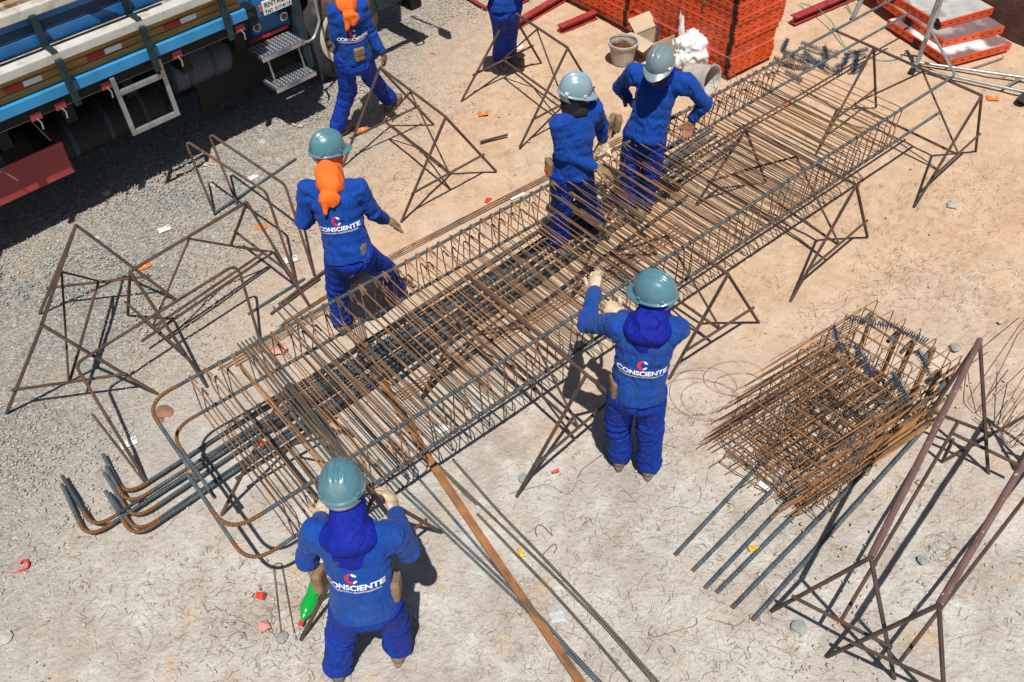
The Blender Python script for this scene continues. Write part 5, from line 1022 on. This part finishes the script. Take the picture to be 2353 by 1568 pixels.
        me = remeshed(bm, .0075, 4); segs3 = [(hc+V(0, 0, .06), nk-up*.12, .09, True)]; folds(me, segs3, .009, 12, seed+40, .95); folds(me, segs3, .002, 26, seed+44, .95)
        # open the face side a little by cutting above the brow
        finish(me, 'neck_cloth' if hood == 'scarf' else 'hood', hoodm, root)
    helmet(root, head+V(0, 0, .018), hfn, helm, pitch, helmet_roll, helm != 'helmet')
    # belt pouches
    for (q, kind) in pouch:
        out = (q-pel); out = out-up*out.dot(up); out.normalize(); tn = up.cross(out).normalized(); md = MD(); md.box(q, (tn*.052, out*.026, up*.065)); p_ = md.obj('tool_pouch', M['leather'], root, smooth=False, bevel=.018); md = MD(); md.box(q+up*.035+out*.022, (tn*.045, out*.008, up*.035)); md.obj('pouch_flap', M['leather'], p_, smooth=False, bevel=.01)
        if kind: md = MD(); md.box(q+out*.018-up*.02+tn*.01, (tn*.028, out*.018, up*.026)); md.obj('tape_measure', M['red'], p_, smooth=False, bevel=.008)
    # logo on the back
    if logo:
        lc = pel.lerp(nk, .52) if logo is True else pel.lerp(nk, logo); 
        def place(pts2, fs, m_, name, off=.0035):
            vs_ = []; ok = True
            for x, y in pts2:
                o_ = lc+side*x+up*y-f_*.4; h_ = tree.ray_cast(o_, f_, .8)
                if h_[0] is None: vs_.append(lc+side*x+up*y-f_*.1)
                else: vs_.append(h_[0]-f_*off)
            md = MD(); md.add(vs_, fs); md.obj(name, M[m_], sh, smooth=True)
        R0 = .034
        def arc(a0, a1, th, m_):
            P2 = []; n = 16
            for i in range(n+1):
                q = i/n; a_ = math.radians(a0+(a1-a0)*q); t_ = th(q); P2 += [(r_*R0*math.cos(a_)*.95, r_*R0*math.sin(a_)+.052) for r_ in (1, 1-t_/2, 1-t_)]
            place(P2, [(k*3+j, k*3+j+1, (k+1)*3+j+1, (k+1)*3+j) for k in range(n) for j in range(2)], m_, 'logo_mark')
        arc(84, 290, lambda q: .62*math.sin(q*math.pi)**.6+.02, 'logo_red'); arc(28, 84, lambda q: .12+.30*math.sin((.15+.7*q)*math.pi), 'white'); arc(284, 334, lambda q: .12+.30*math.sin((.15+.7*q)*math.pi), 'white')
        for s_, size, y_, sx_, bo in (('CONSCIENTE', .040, -.018, 1.18, .0013), ('CONSTRUTORA E INCORPORADORA', .0150, -.038, 1.0, .0004)):
            cu = bpy.data.curves.new('t', 'FONT'); cu.body = s_; cu.size = size; cu.offset = bo; cu.align_x = 'CENTER'; cu.resolution_u = 3; o = bpy.data.objects.new('t', cu); C.objects.link(o); me = bpy.data.meshes.new_from_object(o.evaluated_get(bpy.context.evaluated_depsgraph_get())); bpy.data.objects.remove(o)
            bm = bmesh.new(); bm.from_mesh(me); bmesh.ops.triangulate(bm, faces=bm.faces)
            for _ in range(2): bmesh.ops.subdivide_edges(bm, edges=[e for e in bm.edges if e.calc_length() > .009], cuts=1); bmesh.ops.triangulate(bm, faces=bm.faces)
            bm.verts.index_update(); place([(v.co.x*sx_, v.co.y+y_) for v in bm.verts], [tuple(v.index for v in q.verts) for q in bm.faces], 'white', 'shirt_lettering'); bm.free()
    return root
def JJ(**k): return {n: (at(*v) if not isinstance(v, Vector) else v) for n, v in k.items()}
# 1 bottom worker
J = JJ(head=(786, 1120, 1.53), shL=(722, 1222, 1.33), shR=(896, 1230, 1.33), elL=(706, 1285, 1.10), wrL=(738, 1190, .93), elR=(938, 1265, 1.12), wrR=(908, 1178, .97), hipL=(795, 1385, .88), hipR=(885, 1385, .88), knL=(785, 1455, .48), knR=(905, 1430, .48), anL=(776, 1525, .1), anR=(914, 1483, .1))
r = person('worker in blue hood and teal helmet at the bottom tying the near cage end', J, 'helmet', V(-.02, 1, 0), pitch=-.30, hdirR=V(-.28, .8, .35), hnR=V(-.8, .2, -.3), hdirL=V(.1, 1, -.1), hood='hood', hoodm='hood', shirt='shirt_dusty', seed=1., curl=(.9, .75), pouch=[(at(735, 1330, 1.0), 0), (at(908, 1350, .98), 0)])
# 2 left worker with orange cloth
J = JJ(head=(753, 345, 1.55), shL=(706, 437, 1.36), shR=(822, 432, 1.36), elL=(697, 510, 1.12), wrL=(745, 475, 1.00), elR=(856, 488, 1.13), wrR=(883, 505, .98), hipL=(768, 588, .88), hipR=(838, 582, .88), knL=(775, 660, .48), knR=(885, 622, .48), anL=(784, 732, .1), anR=(910, 662, .1))
person('worker in blue with orange neck cloth and teal helmet standing behind the cage, back turned', J, 'helmet', V(.85, .55, 0), pitch=-.12, gl=('glove_dark', 'glove_dark'), hood='scarf', hoodm='orange_cloth', seed=2., pouch=[(at(836, 580, .92), 1)], hdirR=V(.6, .5, -.6), logo=True)
# 3 reaching worker
J = JJ(head=(1505, 675, 1.55), shL=V(.60, 3.42, 1.37), shR=V(.93, 3.36, 1.37), elL=at(1349, 745, 1.22), wrL=at(1366, 668, 1.14), elR=V(.90, 3.62, 1.16), wrR=at(1420, 728, 1.00), hipL=(1428, 895, .88), hipR=(1500, 900, .88), knL=(1420, 970, .48), knR=(1494, 985, .48), anL=(1425, 1038, .1), anR=(1492, 1060, .1))
person('worker in blue hood and teal helmet reaching a gloved hand over the cage rods', J, 'helmet', V(-.80, .55, 0), pitch=-.12, hdirL=V(.15, .9, .35), hnL=V(.5, .2, -.8), hdirR=V(-.45, .75, .1), hnR=V(.2, .3, -.8), hood='hood', seed=3., curl=(.7, 1.), pouch=[(at(1412, 890, .93), 0)], shirt='shirt_dusty')
# 4 worker bending
J = JJ(head=(1322, 212, 1.55), shR=(1284, 285, 1.36), shL=(1366, 252, 1.36), elR=(1292, 352, 1.12), wrR=(1368, 385, .97), elL=(1380, 285, 1.14), wrL=(1384, 322, .97), hipR=(1288, 402, .88), hipL=(1338, 388, .88), knR=(1292, 480, .48), knL=(1348, 458, .48), anR=(1285, 548, .1), anL=(1367, 503, .1))
person('worker in blue with light helmet and cream gloves bending over the far cage side', J, 'helmet_light', V(.94, .1, 0), pitch=-.22, gl=('glove', 'glove_dark'), hdirR=V(.75, -.05, -.35), hdirL=V(.2, -.3, -.9), hnL=V(0, -.8, 0), hood='wrap', hoodm='black_cloth', seed=4., logo=False, curl=(.8, .5), pouch=[(at(1262, 385, .95), 1)])
# 5 worker hand on hip
J = JJ(head=(1516, 148, 1.56), shR=(1458, 165, 1.36), shL=(1578, 188, 1.36), elR=(1424, 200, 1.14), wrR=(1446, 232, 1.02), elL=(1620, 238, 1.15), wrL=(1590, 276, .985), hipR=(1452, 305, .88), hipL=(1512, 318, .88), knR=(1446, 392, .48), knL=(1497, 397, .48), anR=(1442, 465, .1), anL=(1480, 465, .1))
r5 = person('worker in blue facing the camera, one bare hand on the cage, other on his hip', J, 'helmet_grey', V(-.45, -.75, 0), pitch=-.28, gl=('bare', 'bare'), hdirL=V(-.3, -.35, -.75), hnL=V(-.3, -.6, -.3), hdirR=V(.5, -.1, -.3), hnR=V(.3, -.7, 0), hood='mask', hoodm='hood', seed=5., logo=False, curl=(.45, .5), pouch=[(at(1420, 285, .98), 0)])
md = MD(); q = at(1438, 245, 1.02); md.cyl(q, q+V(-.03, .02, .10), .016, .014, 8); md.cyl(q+V(-.03, .02, .10), q+V(-.07, .0, .27), .005, n=6); md.obj('hand_radio', M['black'], r5)
bm = bmesh.new(); hand_blobs(bm, at(1408, 270, .95), V(-.2, -.1, -.95), V(.5, -.8, 0), 1, 1.05, .5, r=.012); finish(remeshed(bm, .007, 2), 'spare_glove', 'glove_dark', r5)
# 6 walking
J = JJ(head=V(-1.30, 7.68, 1.54), shL=(768, 26, 1.36), shR=(828, 14, 1.36), elL=(772, 86, 1.12), wrL=(800, 92, .98), elR=(850, 72, 1.10), wrR=(877, 122, .90), hipL=(792, 134, .88), hipR=(832, 128, .88), knL=(800, 208, .50), knR=(852, 178, .47), anL=(776, 288, .12), anR=(893, 226, .1))
person('worker in blue with orange neck cloth walking past the truck front wheel', J, 'helmet', V(.6, .75, 0), gl=('bare', 'bare'), bulk=.88, hood='scarf', hoodm='orange_cloth', seed=6., boots=(V(.55, .83, 0), V(.55, .83, 0)), hdirR=V(.3, .3, -.9), hnR=V(-.9, .2, 0), pouch=[(at(826, 125, .96), 0)])
# 7 top worker
J = JJ(head=V(.14, 8.52, 1.54), shL=V(-.04, 8.42, 1.36), shR=V(.30, 8.46, 1.36), elL=V(-.06, 8.30, 1.12), wrL=(1150, -2, .93), elR=V(.28, 8.28, 1.12), wrR=(1166, 0, .92), hipL=(1146, 14, .88), hipR=(1176, 10, .88), knL=(1152, 72, .48), knR=(1172, 66, .48), anL=(1149, 128, .1), anR=(1170, 122, .1))
person('worker in blue cut by the top edge, only gloved hands and legs in view', J, 'helmet_light', V(.2, -1, 0), gl=('glove', 'glove'), hdirL=V(.1, -.1, -1), hdirR=V(.2, -.1, -1), hnL=V(0, -1, 0), hnR=V(0, -1, 0), hood='hood', seed=7., logo=False, boots=(V(.25, -1, 0), V(.75, -.6, 0)))
